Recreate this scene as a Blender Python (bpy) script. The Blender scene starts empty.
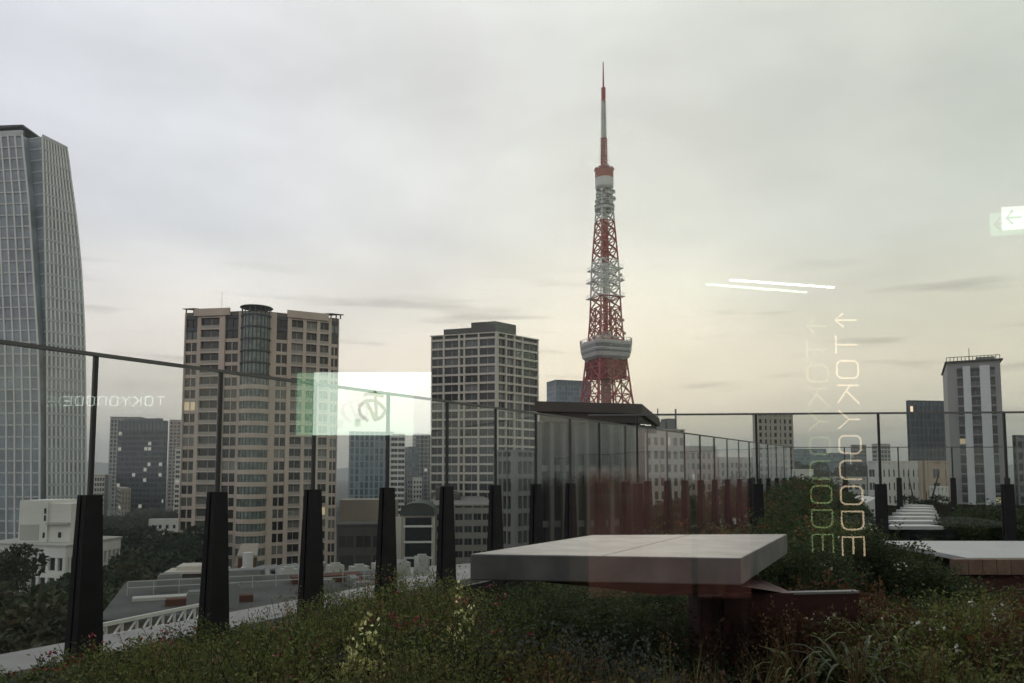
import bpy, math, random
import numpy as np
from mathutils import Vector, Matrix

random.seed(7)
RNG = np.random.default_rng(11)
R = math.radians
S = bpy.context.scene
COL = S.collection

# ------------------------------------------------------------------ camera
W, H = 1024, 683
F = 750.0            # focal length in pixels
HOR = 473.0          # row of the horizon
PIT = R(4.27)
CY = HOR - F * math.tan(PIT)
EYE = Vector((0, 0, 1.5))
cd = bpy.data.cameras.new('camera')
cam = bpy.data.objects.new('camera', cd)
COL.objects.link(cam)
cam.location = EYE
cam.rotation_euler = (R(90) + PIT, 0, 0)
cd.sensor_width = 36
cd.lens = 36 * F / W
cd.shift_y = (CY - H / 2) / W
cd.clip_start = 0.05
cd.clip_end = 20000
S.camera = cam

# ------------------------------------------------------------------ view, render
S.view_settings.view_transform = 'Standard'
S.view_settings.look = 'None'
S.view_settings.exposure = 0.52
S.view_settings.gamma = 1
S.render.engine = 'CYCLES'
S.cycles.use_denoising = True
S.cycles.max_bounces = 8
S.cycles.diffuse_bounces = 3
S.cycles.glossy_bounces = 4
S.cycles.transmission_bounces = 4
S.cycles.transparent_max_bounces = 24
S.cycles.volume_bounces = 0
S.cycles.sample_clamp_indirect = 4

# ------------------------------------------------------------------ sky and sun
SUN_EL, SUN_AZ = R(16), R(8)      # azimuth measured from +Y towards +X
wd = bpy.data.worlds.new('World')
S.world = wd
wd.use_nodes = True
nt = wd.node_tree
nt.nodes.clear()
def N(t, **k):
    n = nt.nodes.new(t)
    for a, b in k.items():
        setattr(n, a, b)
    return n
L = lambda a, b: nt.links.new(a, b)
out = N('ShaderNodeOutputWorld')
bgA = N('ShaderNodeBackground'); bgB = N('ShaderNodeBackground'); mx = N('ShaderNodeMixShader')
sky = N('ShaderNodeTexSky', sky_type='NISHITA', sun_disc=False)
sky.sun_elevation = SUN_EL; sky.sun_rotation = SUN_AZ
L(sky.outputs[0], bgA.inputs[0]); bgA.inputs[1].default_value = 0.08
tc = N('ShaderNodeTexCoord'); sep = N('ShaderNodeSeparateXYZ')
L(tc.outputs['Generated'], sep.inputs[0])
# cloud banks: noise on the direction, stretched sideways
mp = N('ShaderNodeMapping'); mp.inputs['Scale'].default_value = (1.0, 1.0, 3.6)
L(tc.outputs['Generated'], mp.inputs[0])
no = N('ShaderNodeTexNoise'); no.inputs['Scale'].default_value = 2.2; no.inputs['Detail'].default_value = 6; no.inputs['Roughness'].default_value = 0.52
no.inputs['Distortion'].default_value = 0.5
L(mp.outputs[0], no.inputs[0])
def M(op, a, b=None, c=None, clamp=False):
    n = N('ShaderNodeMath', operation=op); n.use_clamp = clamp
    for i, v in enumerate((a, b, c)):
        if v is None: continue
        if isinstance(v, (int, float)): n.inputs[i].default_value = v
        else: L(v, n.inputs[i])
    return n.outputs[0]
zz = M('ADD', sep.outputs['Z'], M('MULTIPLY', M('SUBTRACT', no.outputs[0], 0.5), 0.10))
ramp = N('ShaderNodeValToRGB')
cr = ramp.color_ramp
cr.elements[0].position = 0.0; cr.elements[0].color = (0.50, 0.47, 0.38, 1)
cr.elements[1].position = 1.0; cr.elements[1].color = (0.34, 0.36, 0.38, 1)
for p, c in ((0.04, (0.78, 0.69, 0.56)), (0.12, (0.88, 0.785, 0.645)), (0.20, (0.80, 0.75, 0.66)), (0.30, (0.64, 0.645, 0.635)),
             (0.42, (0.66, 0.665, 0.66)), (0.60, (0.71, 0.71, 0.70)), (0.78, (0.48, 0.50, 0.52))):
    e = cr.elements.new(p); e.color = (*c, 1)
L(zz, ramp.inputs[0])
# the right of the view is greener and darker than the left, and behind us the cloud is thick
tint = N('ShaderNodeMix', data_type='RGBA', blend_type='MULTIPLY'); tint.inputs[0].default_value = 1
tr = N('ShaderNodeValToRGB'); t2 = tr.color_ramp
t2.elements[0].position = 0.10; t2.elements[0].color = (1.0, 1.01, 1.12, 1)
t2.elements[1].position = 0.95; t2.elements[1].color = (0.80, 0.835, 0.755, 1)
e = t2.elements.new(0.45); e.color = (1.03, 1.02, 1.02, 1)
e = t2.elements.new(0.70); e.color = (0.93, 0.945, 0.89, 1)
L(M('MULTIPLY_ADD', sep.outputs['X'], 0.72, 0.5), tr.inputs[0])
L(ramp.outputs[0], tint.inputs[6]); L(tr.outputs[0], tint.inputs[7])
no2 = N('ShaderNodeTexNoise'); no2.inputs['Scale'].default_value = 3.4; no2.inputs['Detail'].default_value = 7; no2.inputs['Roughness'].default_value = 0.55
mp2 = N('ShaderNodeMapping'); mp2.inputs['Scale'].default_value = (1.0, 1.0, 2.6); mp2.inputs['Location'].default_value = (3.1, 0.4, 1.7)
L(tc.outputs['Generated'], mp2.inputs[0]); L(mp2.outputs[0], no2.inputs[0])
cl = N('ShaderNodeMapRange'); L(no2.outputs[0], cl.inputs[0])
cl.inputs[1].default_value = 0.3; cl.inputs[2].default_value = 0.7; cl.inputs[3].default_value = 0.86; cl.inputs[4].default_value = 1.09
mul = N('ShaderNodeMix', data_type='RGBA', blend_type='MULTIPLY'); mul.inputs[0].default_value = 1
L(tint.outputs[2], mul.inputs[6]); L(cl.outputs[0], mul.inputs[7])
# small dark streaks low over the horizon
no3 = N('ShaderNodeTexNoise'); no3.inputs['Scale'].default_value = 3.0; no3.inputs['Detail'].default_value = 4
mp3 = N('ShaderNodeMapping'); mp3.inputs['Scale'].default_value = (1.6, 1.6, 16.0); mp3.inputs['Location'].default_value = (0.55, 0.2, 0.35)
L(tc.outputs['Generated'], mp3.inputs[0]); L(mp3.outputs[0], no3.inputs[0])
stk = N('ShaderNodeMapRange'); L(no3.outputs[0], stk.inputs[0])
stk.inputs[1].default_value = 0.57; stk.inputs[2].default_value = 0.70; stk.inputs[3].default_value = 1.0; stk.inputs[4].default_value = 0.66
low = N('ShaderNodeMapRange'); L(sep.outputs['Z'], low.inputs[0])
low.inputs[1].default_value = 0.28; low.inputs[2].default_value = 0.20; low.inputs[3].default_value = 0.0; low.inputs[4].default_value = 1.0
sm = N('ShaderNodeMix', data_type='RGBA', blend_type='MULTIPLY'); L(low.outputs[0], sm.inputs[0])
L(mul.outputs[2], sm.inputs[6]); L(stk.outputs[0], sm.inputs[7])
L(sm.outputs[2], bgB.inputs[0]); bgB.inputs[1].default_value = 1.05
mx.inputs[0].default_value = 0.93
L(bgA.outputs[0], mx.inputs[1]); L(bgB.outputs[0], mx.inputs[2]); L(mx.outputs[0], out.inputs[0])

sl = bpy.data.lights.new('sun', 'SUN'); sun = bpy.data.objects.new('sun', sl); COL.objects.link(sun)
sl.energy = 0.5; sl.angle = R(20); sl.color = (1.0, 0.9, 0.76)
sd = Vector((math.sin(SUN_AZ) * math.cos(SUN_EL), math.cos(SUN_AZ) * math.cos(SUN_EL), math.sin(SUN_EL)))
sun.rotation_euler = sd.to_track_quat('Z', 'Y').to_euler()

# ------------------------------------------------------------------ helpers
def ray(px, py):
    c, s = math.cos(PIT), math.sin(PIT)
    u = CY - py
    return Vector((px - 512, F * c - u * s, F * s + u * c))
def P(px, py, Y):                       # the point seen at that pixel, at world depth Y
    r = ray(px, py); return EYE + r * (Y / r.y)
def PX(x, y, z):
    c, s = math.cos(PIT), math.sin(PIT); dz = z - 1.5
    d = y * c + dz * s
    return 512 + F * x / d, CY - F * (dz * c - y * s) / d

MATS = {}
def mat(name, col, rough=0.8, var=0.12, scale=1.5, metal=0.0, bump=0.0, island=0.0, spec=None, streak=False):
    if name in MATS: return MATS[name]
    m = bpy.data.materials.new(name); m.use_nodes = True
    t = m.node_tree; n = t.nodes; b = n['Principled BSDF']
    b.inputs['Roughness'].default_value = rough
    b.inputs['Metallic'].default_value = metal
    if spec is None and rough >= .7: spec = 0.18
    if spec is not None: b.inputs['Specular IOR Level'].default_value = spec
    geo = n.new('ShaderNodeNewGeometry'); tcn = n.new('ShaderNodeTexCoord')
    mpn = n.new('ShaderNodeMapping'); mpn.inputs['Scale'].default_value = (1, 1, 0.22 if streak else 1)
    t.links.new(tcn.outputs['Object'], mpn.inputs[0])
    nz = n.new('ShaderNodeTexNoise'); nz.inputs['Scale'].default_value = scale; nz.inputs['Detail'].default_value = 6
    t.links.new(mpn.outputs[0], nz.inputs[0])
    mr = n.new('ShaderNodeMapRange'); t.links.new(nz.outputs[0], mr.inputs[0])
    mr.inputs[1].default_value = 0.25; mr.inputs[2].default_value = 0.75
    mr.inputs[3].default_value = 1 - var; mr.inputs[4].default_value = 1 + var
    val = mr.outputs[0]
    if island:
        mr2 = n.new('ShaderNodeMapRange'); t.links.new(geo.outputs['Random Per Island'], mr2.inputs[0])
        mr2.inputs[3].default_value = 1 - island; mr2.inputs[4].default_value = 1 + island
        mm = n.new('ShaderNodeMath'); mm.operation = 'MULTIPLY'
        t.links.new(val, mm.inputs[0]); t.links.new(mr2.outputs[0], mm.inputs[1]); val = mm.outputs[0]
    mixn = n.new('ShaderNodeMix'); mixn.data_type = 'RGBA'; mixn.blend_type = 'MULTIPLY'; mixn.inputs[0].default_value = 1
    mixn.inputs[6].default_value = (*col, 1); t.links.new(val, mixn.inputs[7])
    t.links.new(mixn.outputs[2], b.inputs['Base Color'])
    if bump:
        bn = n.new('ShaderNodeBump'); bn.inputs['Strength'].default_value = bump; bn.inputs['Distance'].default_value = 0.02
        t.links.new(nz.outputs[0], bn.inputs['Height']); t.links.new(bn.outputs[0], b.inputs['Normal'])
    MATS[name] = m
    return m

def leafmat(name, c1, c2, c3=None, trans=0.42):
    m = bpy.data.materials.new(name); m.use_nodes = True
    t = m.node_tree; n = t.nodes; b = n['Principled BSDF']; o = n['Material Output']
    geo = n.new('ShaderNodeNewGeometry'); tcn = n.new('ShaderNodeTexCoord')
    nz = n.new('ShaderNodeTexNoise'); nz.inputs['Scale'].default_value = 1.6; nz.inputs['Detail'].default_value = 4
    t.links.new(tcn.outputs['Object'], nz.inputs[0])
    a = n.new('ShaderNodeMath'); a.operation = 'MULTIPLY_ADD'
    t.links.new(geo.outputs['Random Per Island'], a.inputs[0]); a.inputs[1].default_value = 0.55
    a2 = n.new('ShaderNodeMath'); a2.operation = 'MULTIPLY_ADD'; t.links.new(nz.outputs[0], a2.inputs[0]); a2.inputs[1].default_value = 1.8; a2.inputs[2].default_value = -0.66
    t.links.new(a2.outputs[0], a.inputs[2])
    rp = n.new('ShaderNodeValToRGB'); r = rp.color_ramp
    r.elements[0].position = 0.1; r.elements[0].color = (*c1, 1)
    r.elements[1].position = 0.75; r.elements[1].color = (*c2, 1)
    if c3: e = r.elements.new(0.96); e.color = (*c3, 1)
    t.links.new(a.outputs[0], rp.inputs[0]); t.links.new(rp.outputs[0], b.inputs['Base Color'])
    b.inputs['Roughness'].default_value = 0.6; b.inputs['Specular IOR Level'].default_value = 0.25
    tl = n.new('ShaderNodeBsdfTranslucent'); t.links.new(rp.outputs[0], tl.inputs[0])
    ms = n.new('ShaderNodeMixShader'); ms.inputs[0].default_value = trans
    t.links.new(b.outputs[0], ms.inputs[1]); t.links.new(tl.outputs[0], ms.inputs[2]); t.links.new(ms.outputs[0], o.inputs[0])
    MATS[name] = m
    return m

def emit(name, col, st):
    m = bpy.data.materials.new(name); m.use_nodes = True
    t = m.node_tree; b = t.nodes['Principled BSDF']
    b.inputs['Base Color'].default_value = (0.02, 0.02, 0.02, 1)
    b.inputs['Emission Color'].default_value = (*col, 1); b.inputs['Emission Strength'].default_value = st
    return m

def glassmat(name, trans=(0.93, 0.95, 0.94), refl=(1, 1, 1), fac=None, rough=0.01, boost=0.0):
    m = bpy.data.materials.new(name); m.use_nodes = True
    t = m.node_tree; n = t.nodes; n.clear()
    o = n.new('ShaderNodeOutputMaterial'); ms = n.new('ShaderNodeMixShader')
    tr = n.new('ShaderNodeBsdfTransparent'); tr.inputs[0].default_value = (*trans, 1)
    gl = n.new('ShaderNodeBsdfGlossy'); gl.inputs['Color'].default_value = (*refl, 1); gl.inputs['Roughness'].default_value = rough
    if fac is None:
        fr = n.new('ShaderNodeLayerWeight'); fr.inputs[0].default_value = 0.5
        pw = n.new('ShaderNodeMath'); pw.operation = 'POWER'; pw.inputs[1].default_value = 4.0
        ad = n.new('ShaderNodeMath'); ad.operation = 'MULTIPLY_ADD'; ad.inputs[1].default_value = 0.8; ad.inputs[2].default_value = boost; ad.use_clamp = True
        t.links.new(fr.outputs['Facing'], pw.inputs[0]); t.links.new(pw.outputs[0], ad.inputs[0]); t.links.new(ad.outputs[0], ms.inputs[0])
    else: ms.inputs[0].default_value = fac
    t.links.new(tr.outputs[0], ms.inputs[1]); t.links.new(gl.outputs[0], ms.inputs[2]); t.links.new(ms.outputs[0], o.inputs[0])
    return m

def winmat(name, dark, light, lit=0.02, rough=0.12, curtain=0.3, litcol=(1.0, 0.78, 0.5), litst=0.8):
    """window glass: each pane picks its own tone, some have pale curtains, a few have a lamp on"""
    m = bpy.data.materials.new(name); m.use_nodes = True
    t = m.node_tree; n = t.nodes; b = n['Principled BSDF']
    geo = n.new('ShaderNodeNewGeometry'); oi = n.new('ShaderNodeObjectInfo')
    a = n.new('ShaderNodeMath'); a.operation = 'ADD'
    t.links.new(geo.outputs['Random Per Island'], a.inputs[0]); t.links.new(oi.outputs['Random'], a.inputs[1])
    f = n.new('ShaderNodeMath'); f.operation = 'FRACT'; t.links.new(a.outputs[0], f.inputs[0])
    rp = n.new('ShaderNodeValToRGB'); r = rp.color_ramp; r.interpolation = 'LINEAR'
    r.elements[0].position = 0.0; r.elements[0].color = (*[c * 0.55 for c in dark], 1)
    r.elements[1].position = 1.0; r.elements[1].color = (*light, 1)
    e = r.elements.new(max(0.05, 1 - curtain)); e.color = (*dark, 1)
    t.links.new(f.outputs[0], rp.inputs[0]); t.links.new(rp.outputs[0], b.inputs['Base Color'])
    b.inputs['Roughness'].default_value = rough
    w = n.new('ShaderNodeTexWhiteNoise'); w.noise_dimensions = '1D'; t.links.new(f.outputs[0], w.inputs['W'])
    g = n.new('ShaderNodeMath'); g.operation = 'LESS_THAN'; t.links.new(w.outputs[0], g.inputs[0]); g.inputs[1].default_value = lit
    g2 = n.new('ShaderNodeMath'); g2.operation = 'MULTIPLY'; t.links.new(g.outputs[0], g2.inputs[0]); g2.inputs[1].default_value = litst
    b.inputs['Emission Color'].default_value = (*litcol, 1); t.links.new(g2.outputs[0], b.inputs['Emission Strength'])
    return m

class MB:
    def __init__(s): s.v = []; s.f = []; s.mi = []
    def quad(s, a, b, c, d, m=0):
        i = len(s.v); s.v += [tuple(a), tuple(b), tuple(c), tuple(d)]; s.f.append((i, i+1, i+2, i+3)); s.mi.append(m)
    def poly(s, pts, m=0):
        i = len(s.v); s.v += [tuple(p) for p in pts]; s.f.append(tuple(range(i, i+len(pts)))); s.mi.append(m)
    def hexa(s, p, m=0):       # 8 points: bottom loop then top loop
        i = len(s.v); s.v += [tuple(q) for q in p]
        for q in ((3,2,1,0),(4,5,6,7),(0,1,5,4),(1,2,6,5),(2,3,7,6),(3,0,4,7)):
            s.f.append(tuple(i+k for k in q)); s.mi.append(m)
        return s
    def box(s, x0, x1, y0, y1, z0, z1, m=0):
        return s.hexa([(x0,y0,z0),(x1,y0,z0),(x1,y1,z0),(x0,y1,z0),(x0,y0,z1),(x1,y0,z1),(x1,y1,z1),(x0,y1,z1)], m)
    def bar(s, a, b, w, h=None, m=0, side=None):
        a = Vector(a); b = Vector(b); h = h or w; d = (b - a)
        if d.length < 1e-6: return s
        d.normalize()
        up = Vector(side) if side else (Vector((0,0,1)) if abs(d.z) < 0.9 else Vector((1,0,0)))
        x = d.cross(up).normalized() * (w/2); y = x.cross(d).normalized() * (h/2)
        return s.hexa([a-x-y, a+x-y, a+x+y, a-x+y, b-x-y, b+x-y, b+x+y, b-x+y], m)
    def tube(s, pts, r, n=6, m=0, cap=True, taper=None):
        pts = [Vector(p) for p in pts]; base = len(s.v); k = len(pts)
        for j, p in enumerate(pts):
            d = (pts[min(j+1, k-1)] - pts[max(j-1, 0)]).normalized()
            u = d.cross(Vector((0.13, 0.31, 0.94))).normalized(); w = d.cross(u)
            rr = r if taper is None else r * (1 + (taper-1) * j/(k-1))
            for q in range(n):
                a = 2*math.pi*q/n; s.v.append(tuple(p + (u*math.cos(a) + w*math.sin(a))*rr))
        for j in range(k-1):
            for q in range(n):
                q2 = (q+1) % n
                s.f.append((base+j*n+q, base+j*n+q2, base+(j+1)*n+q2, base+(j+1)*n+q)); s.mi.append(m)
        if cap:
            s.f.append(tuple(base+q for q in range(n))[::-1]); s.mi.append(m)
            s.f.append(tuple(base+(k-1)*n+q for q in range(n))); s.mi.append(m)
        return s
    def lathe(s, prof, n=24, c=(0,0), a0=0, a1=2*math.pi, m=0):
        base = len(s.v); full = abs(a1-a0-2*math.pi) < 1e-6; cols = n if full else n+1
        for (r, z) in prof:
            for q in range(cols):
                a = a0 + (a1-a0)*q/n; s.v.append((c[0]+r*math.cos(a), c[1]+r*math.sin(a), z))
        for j in range(len(prof)-1):
            for q in range(n):
                q2 = (q+1) % cols
                s.f.append((base+j*cols+q, base+j*cols+q2, base+(j+1)*cols+q2, base+(j+1)*cols+q)); s.mi.append(m)
        return s
    def prism(s, pts, z0, z1, m=0):
        i = len(s.v); k = len(pts)
        s.v += [(x, y, z0) for x, y in pts] + [(x, y, z1) for x, y in pts]
        s.f.append(tuple(i+j for j in range(k))[::-1]); s.mi.append(m)
        s.f.append(tuple(i+k+j for j in range(k))); s.mi.append(m)
        for j in range(k):
            j2 = (j+1) % k; s.f.append((i+j, i+j2, i+k+j2, i+k+j)); s.mi.append(m)
        return s
    def mesh(s, name, mats, smooth=False, bevel=0):
        me = bpy.data.meshes.new(name); me.from_pydata(s.v, [], s.f)
        for m in (mats if isinstance(mats, (list, tuple)) else [mats]): me.materials.append(m)
        me.polygons.foreach_set('material_index', s.mi)
        if smooth: me.polygons.foreach_set('use_smooth', [True]*len(s.f))
        me.update(); return me
    def build(s, name, mats, parent=None, smooth=False, bevel=0, loc=None):
        o = bpy.data.objects.new(name, s.mesh(name, mats, smooth)); COL.objects.link(o)
        if parent: o.parent = parent
        if loc is not None: o.location = loc
        if bevel:
            b = o.modifiers.new('bevel', 'BEVEL'); b.width = bevel; b.segments = 2; b.limit_method = 'ANGLE'
        return o

def tag(o, label=None, cat=None, group=None, kind=None):
    if label: o['label'] = label
    if cat: o['category'] = cat
    if group: o['group'] = group
    if kind: o['kind'] = kind
    return o
def empty(name, loc, rz=0, label=None, cat=None, group=None):
    o = bpy.data.objects.new(name, None); o.empty_display_size = 0.2; COL.objects.link(o)
    o.location = loc; o.rotation_euler = (0, 0, rz)
    return tag(o, label, cat, group)
def copy_tree(o, parent=None):
    c = o.copy(); COL.objects.link(c)
    if parent: c.parent = parent
    for ch in KIDS.get(o.name, []): copy_tree(ch, c)
    return c
KIDS = {}
def note_kids(root):
    ks = [x for x in COL.objects if x.parent == root]; KIDS[root.name] = ks
    for k in ks: note_kids(k)

# ------------------------------------------------------------------ materials
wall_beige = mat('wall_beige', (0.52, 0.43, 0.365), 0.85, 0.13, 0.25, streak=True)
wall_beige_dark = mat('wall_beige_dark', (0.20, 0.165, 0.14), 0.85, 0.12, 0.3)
panel_dark = mat('panel_dark', (0.05, 0.055, 0.06), 0.5, 0.15, 0.4)
wall_greybrown = mat('wall_greybrown', (0.56, 0.515, 0.455), 0.85, 0.1, 0.25, streak=True)
wall_grey = mat('wall_grey', (0.22, 0.22, 0.215), 0.85, 0.14, 0.2, streak=True)
wall_white = mat('wall_white', (0.70, 0.68, 0.64), 0.8, 0.1, 0.2, streak=True)
wall_offwhite = mat('wall_offwhite', (0.44, 0.43, 0.40), 0.8, 0.1, 0.2, streak=True)
wall_tan = mat('wall_tan', (0.30, 0.26, 0.21), 0.85, 0.12, 0.3, streak=True)
wall_brown = mat('wall_brown', (0.16, 0.13, 0.11), 0.85, 0.14, 0.3, streak=True)
wall_darkbrown = mat('wall_darkbrown', (0.075, 0.068, 0.065), 0.8, 0.2, 0.3, streak=True)
wall_pink = mat('wall_pink', (0.40, 0.32, 0.30), 0.85, 0.1, 0.2)
brick = mat('brick', (0.11, 0.05, 0.038), 0.9, 0.2, 2.0)
steel_blue = mat('steel_blue', (0.10, 0.115, 0.13), 0.5, 0.1, 0.3)
dark_metal = mat('dark_metal', (0.022, 0.021, 0.023), 0.45, 0.2, 3.0, metal=0.0)
mid_metal = mat('mid_metal', (0.20, 0.20, 0.21), 0.45, 0.12, 1.0, metal=0.3)
fin_metal = mat('fin_metal', (0.016, 0.013, 0.016), 0.7, 0.3, 5.0, bump=0.1, spec=0.25)
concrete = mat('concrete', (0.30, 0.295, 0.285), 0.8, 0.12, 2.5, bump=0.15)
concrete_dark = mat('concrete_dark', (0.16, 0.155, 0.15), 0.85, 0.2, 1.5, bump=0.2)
tower_red = mat('tower_red', (0.33, 0.042, 0.035), 0.6, 0.12, 0.1)
tower_white = mat('tower_white', (0.55, 0.54, 0.52), 0.6, 0.12, 0.1)
deck_grey = mat('deck_grey', (0.42, 0.40, 0.385), 0.6, 0.1, 0.2)
deck_glass = mat('deck_glass', (0.15, 0.15, 0.155), 0.25, 0.1, 0.2)
w_apart = winmat('window_apartment', (0.017, 0.019, 0.020), (0.22, 0.22, 0.20), 0.01, curtain=0.35, litst=0.4)
w_mid = winmat('window_mid', (0.032, 0.038, 0.045), (0.19, 0.20, 0.20), 0.004, curtain=0.3)
w_dark = winmat('window_dark', (0.03, 0.035, 0.042), (0.09, 0.10, 0.11), 0.012, curtain=0.25, litcol=(1, 0.92, 0.8), litst=0.3)
w_office = winmat('window_office_lit', (0.035, 0.042, 0.055), (0.07, 0.08, 0.09), 0.10, curtain=0.2, litcol=(1, 0.93, 0.8), litst=0.3)
w_blue = winmat('window_blue', (0.10, 0.15, 0.19), (0.22, 0.28, 0.32), 0.0, curtain=0.4)
w_tall = winmat('window_tall', (0.095, 0.125, 0.16), (0.20, 0.235, 0.26), 0.0, rough=0.08, curtain=0.45)

# ------------------------------------------------------------------ ground and far land
GZ = -32.0
g = MB(); g.quad((-9000, -3000, GZ), (9000, -3000, GZ), (9000, 9000, GZ), (-9000, 9000, GZ))
tag(g.build('ground', mat('city_ground', (0.085, 0.088, 0.08), 0.9, 0.35, 0.02)), kind='structure')
rd = MB(); rd.quad((-28, 60, GZ+.02), (-12, 60, GZ+.02), (-60, 600, GZ+.02), (-80, 600, GZ+.02))
tag(rd.build('road', mat('asphalt', (0.05, 0.05, 0.052), 0.9, 0.2, 0.2)), kind='structure')
# low hills on the skyline
hm = MB(); nn = 160
for i in range(nn):
    for k in range(1):
        a0 = R(-50 + 100*i/nn); a1 = R(-50 + 100*(i+1)/nn); rr = 5200
        hh = lambda a: 60 + 34*math.sin(a*9+1) + 22*math.sin(a*23) + 9*math.sin(a*61+2)
        p = lambda a, r, z: (r*math.sin(a), r*math.cos(a), z)
        hm.quad(p(a0, rr, GZ), p(a1, rr, GZ), p(a1, rr+500, GZ+hh(a1)+10), p(a0, rr+500, GZ+hh(a0)+10))
        hm.quad(p(a0, rr+500, GZ+hh(a0)+10), p(a1, rr+500, GZ+hh(a1)+10), p(a1, rr+1400, GZ), p(a0, rr+1400, GZ))
tag(hm.build('hills', mat('hill_green', (0.07, 0.085, 0.075), 0.95, 0.3, 0.004), smooth=True), kind='structure')

# ------------------------------------------------------------------ buildings
def face_map(face, Rl, Ll):
    """t along the face, o outwards, z up -> local xyz.  'r' is the face y=0, 'l' the face x=0"""
    if face == 'r': return lambda t, o, z: (t, -o, z)
    lx, ly = SHEAR[0]
    if face == 'l': return lambda t, o, z: (t*lx - o*ly, t*ly + o*lx, z)
SHEAR = [(0.0, 1.0)]
def fp(mb, u0, u1, v0, v1, z0, z1, m=0):
    """box over the building's footprint, whose left face need not be square to its right face"""
    lx, ly = SHEAR[0]
    q = [(u + v*lx, v*ly) for u, v in ((u0, v0), (u1, v0), (u1, v1), (u0, v1))]
    mb.hexa([(x, y, z0) for x, y in q] + [(x, y, z1) for x, y in q], m)
def fbox(mb, fm, t0, t1, o0, o1, z0, z1, m=0):
    a = [fm(t0, o0, z0), fm(t1, o0, z0), fm(t1, o1, z0), fm(t0, o1, z0), fm(t0, o0, z1), fm(t1, o0, z1), fm(t1, o1, z1), fm(t0, o1, z1)]
    mb.hexa(a, m)

def corner_building(name, label, cat, pc, ptop, Y, pl, pr, yaw, base=GZ, group=None, ends=None):
    C = P(pc, ptop, Y); SHEAR[0] = (0.0, 1.0)
    if ends:      # rows of the roofline at both ends: they fix how far each face recedes
        def at(px, py):
            r = ray(px, py); return EYE + r*((C.z-1.5)/r.z)
        A, B = at(pl, ends[0]), at(pr, ends[1])
        u = Vector((B.x-C.x, B.y-C.y)); v = Vector((A.x-C.x, A.y-C.y)); a = math.atan2(u.y, u.x)
        vl = Matrix.Rotation(-a, 2) @ v
        SHEAR[0] = (vl.x/vl.length, vl.y/vl.length)
        e = empty(name, (C.x, C.y, base), a, label, cat, group)
        return e, u.length, v.length, C.z - base
    a = R(yaw)
    c, s = math.cos(PIT), math.sin(PIT); dz = C.z - 1.5
    def solve(px, ux, uy):
        k = (px - 512) / F
        return (k*(C.y*c + dz*s) - C.x) / (ux - k*uy*c)
    Rl = abs(solve(pr, math.cos(a), math.sin(a))); Ll = abs(solve(pl, -math.sin(a), math.cos(a)))
    e = empty(name, (C.x, C.y, base), a, label, cat, group)
    return e, Rl, Ll, C.z - base

def add_windows(root, specs, m_glass, m_frame, cap=100, name='window'):
    """specs: list of (face map, t0, t1, z0, z1, o). first `cap` are parts, the rest one stuff part"""
    cache = {}
    def add(mb, fm, w, h, t, z, o):
        fbox(mb, fm, t, t+w, o-0.05, o, z, z+h, 0)
        k = 2 if w > 1.8 else 1
        if k > 1:
            for q in range(1, k): fbox(mb, fm, t+w*q/k-0.05, t+w*q/k+0.05, o, o+0.05, z+.003, z+h-.003, 1)
    for i, (fid, fm, t0, t1, z0, z1, o) in enumerate(specs[:cap]):
        key = (fid, round(t1-t0, 2), round(z1-z0, 2))
        if key not in cache:
            mb = MB(); add(mb, fm, t1-t0, z1-z0, 0, 0, 0); cache[key] = mb.mesh(name, [m_glass, m_frame])
        ob = bpy.data.objects.new(name, cache[key]); COL.objects.link(ob); ob.parent = root; ob.location = fm(t0, o, z0)
    if len(specs) > cap:
        mb = MB()
        for (fid, fm, t0, t1, z0, z1, o) in specs[cap:]: add(mb, fm, t1-t0, z1-z0, t0, z0, o)
        tag(mb.build(name + '_rows' if False else name, [m_glass, m_frame], root), kind='stuff')

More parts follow.
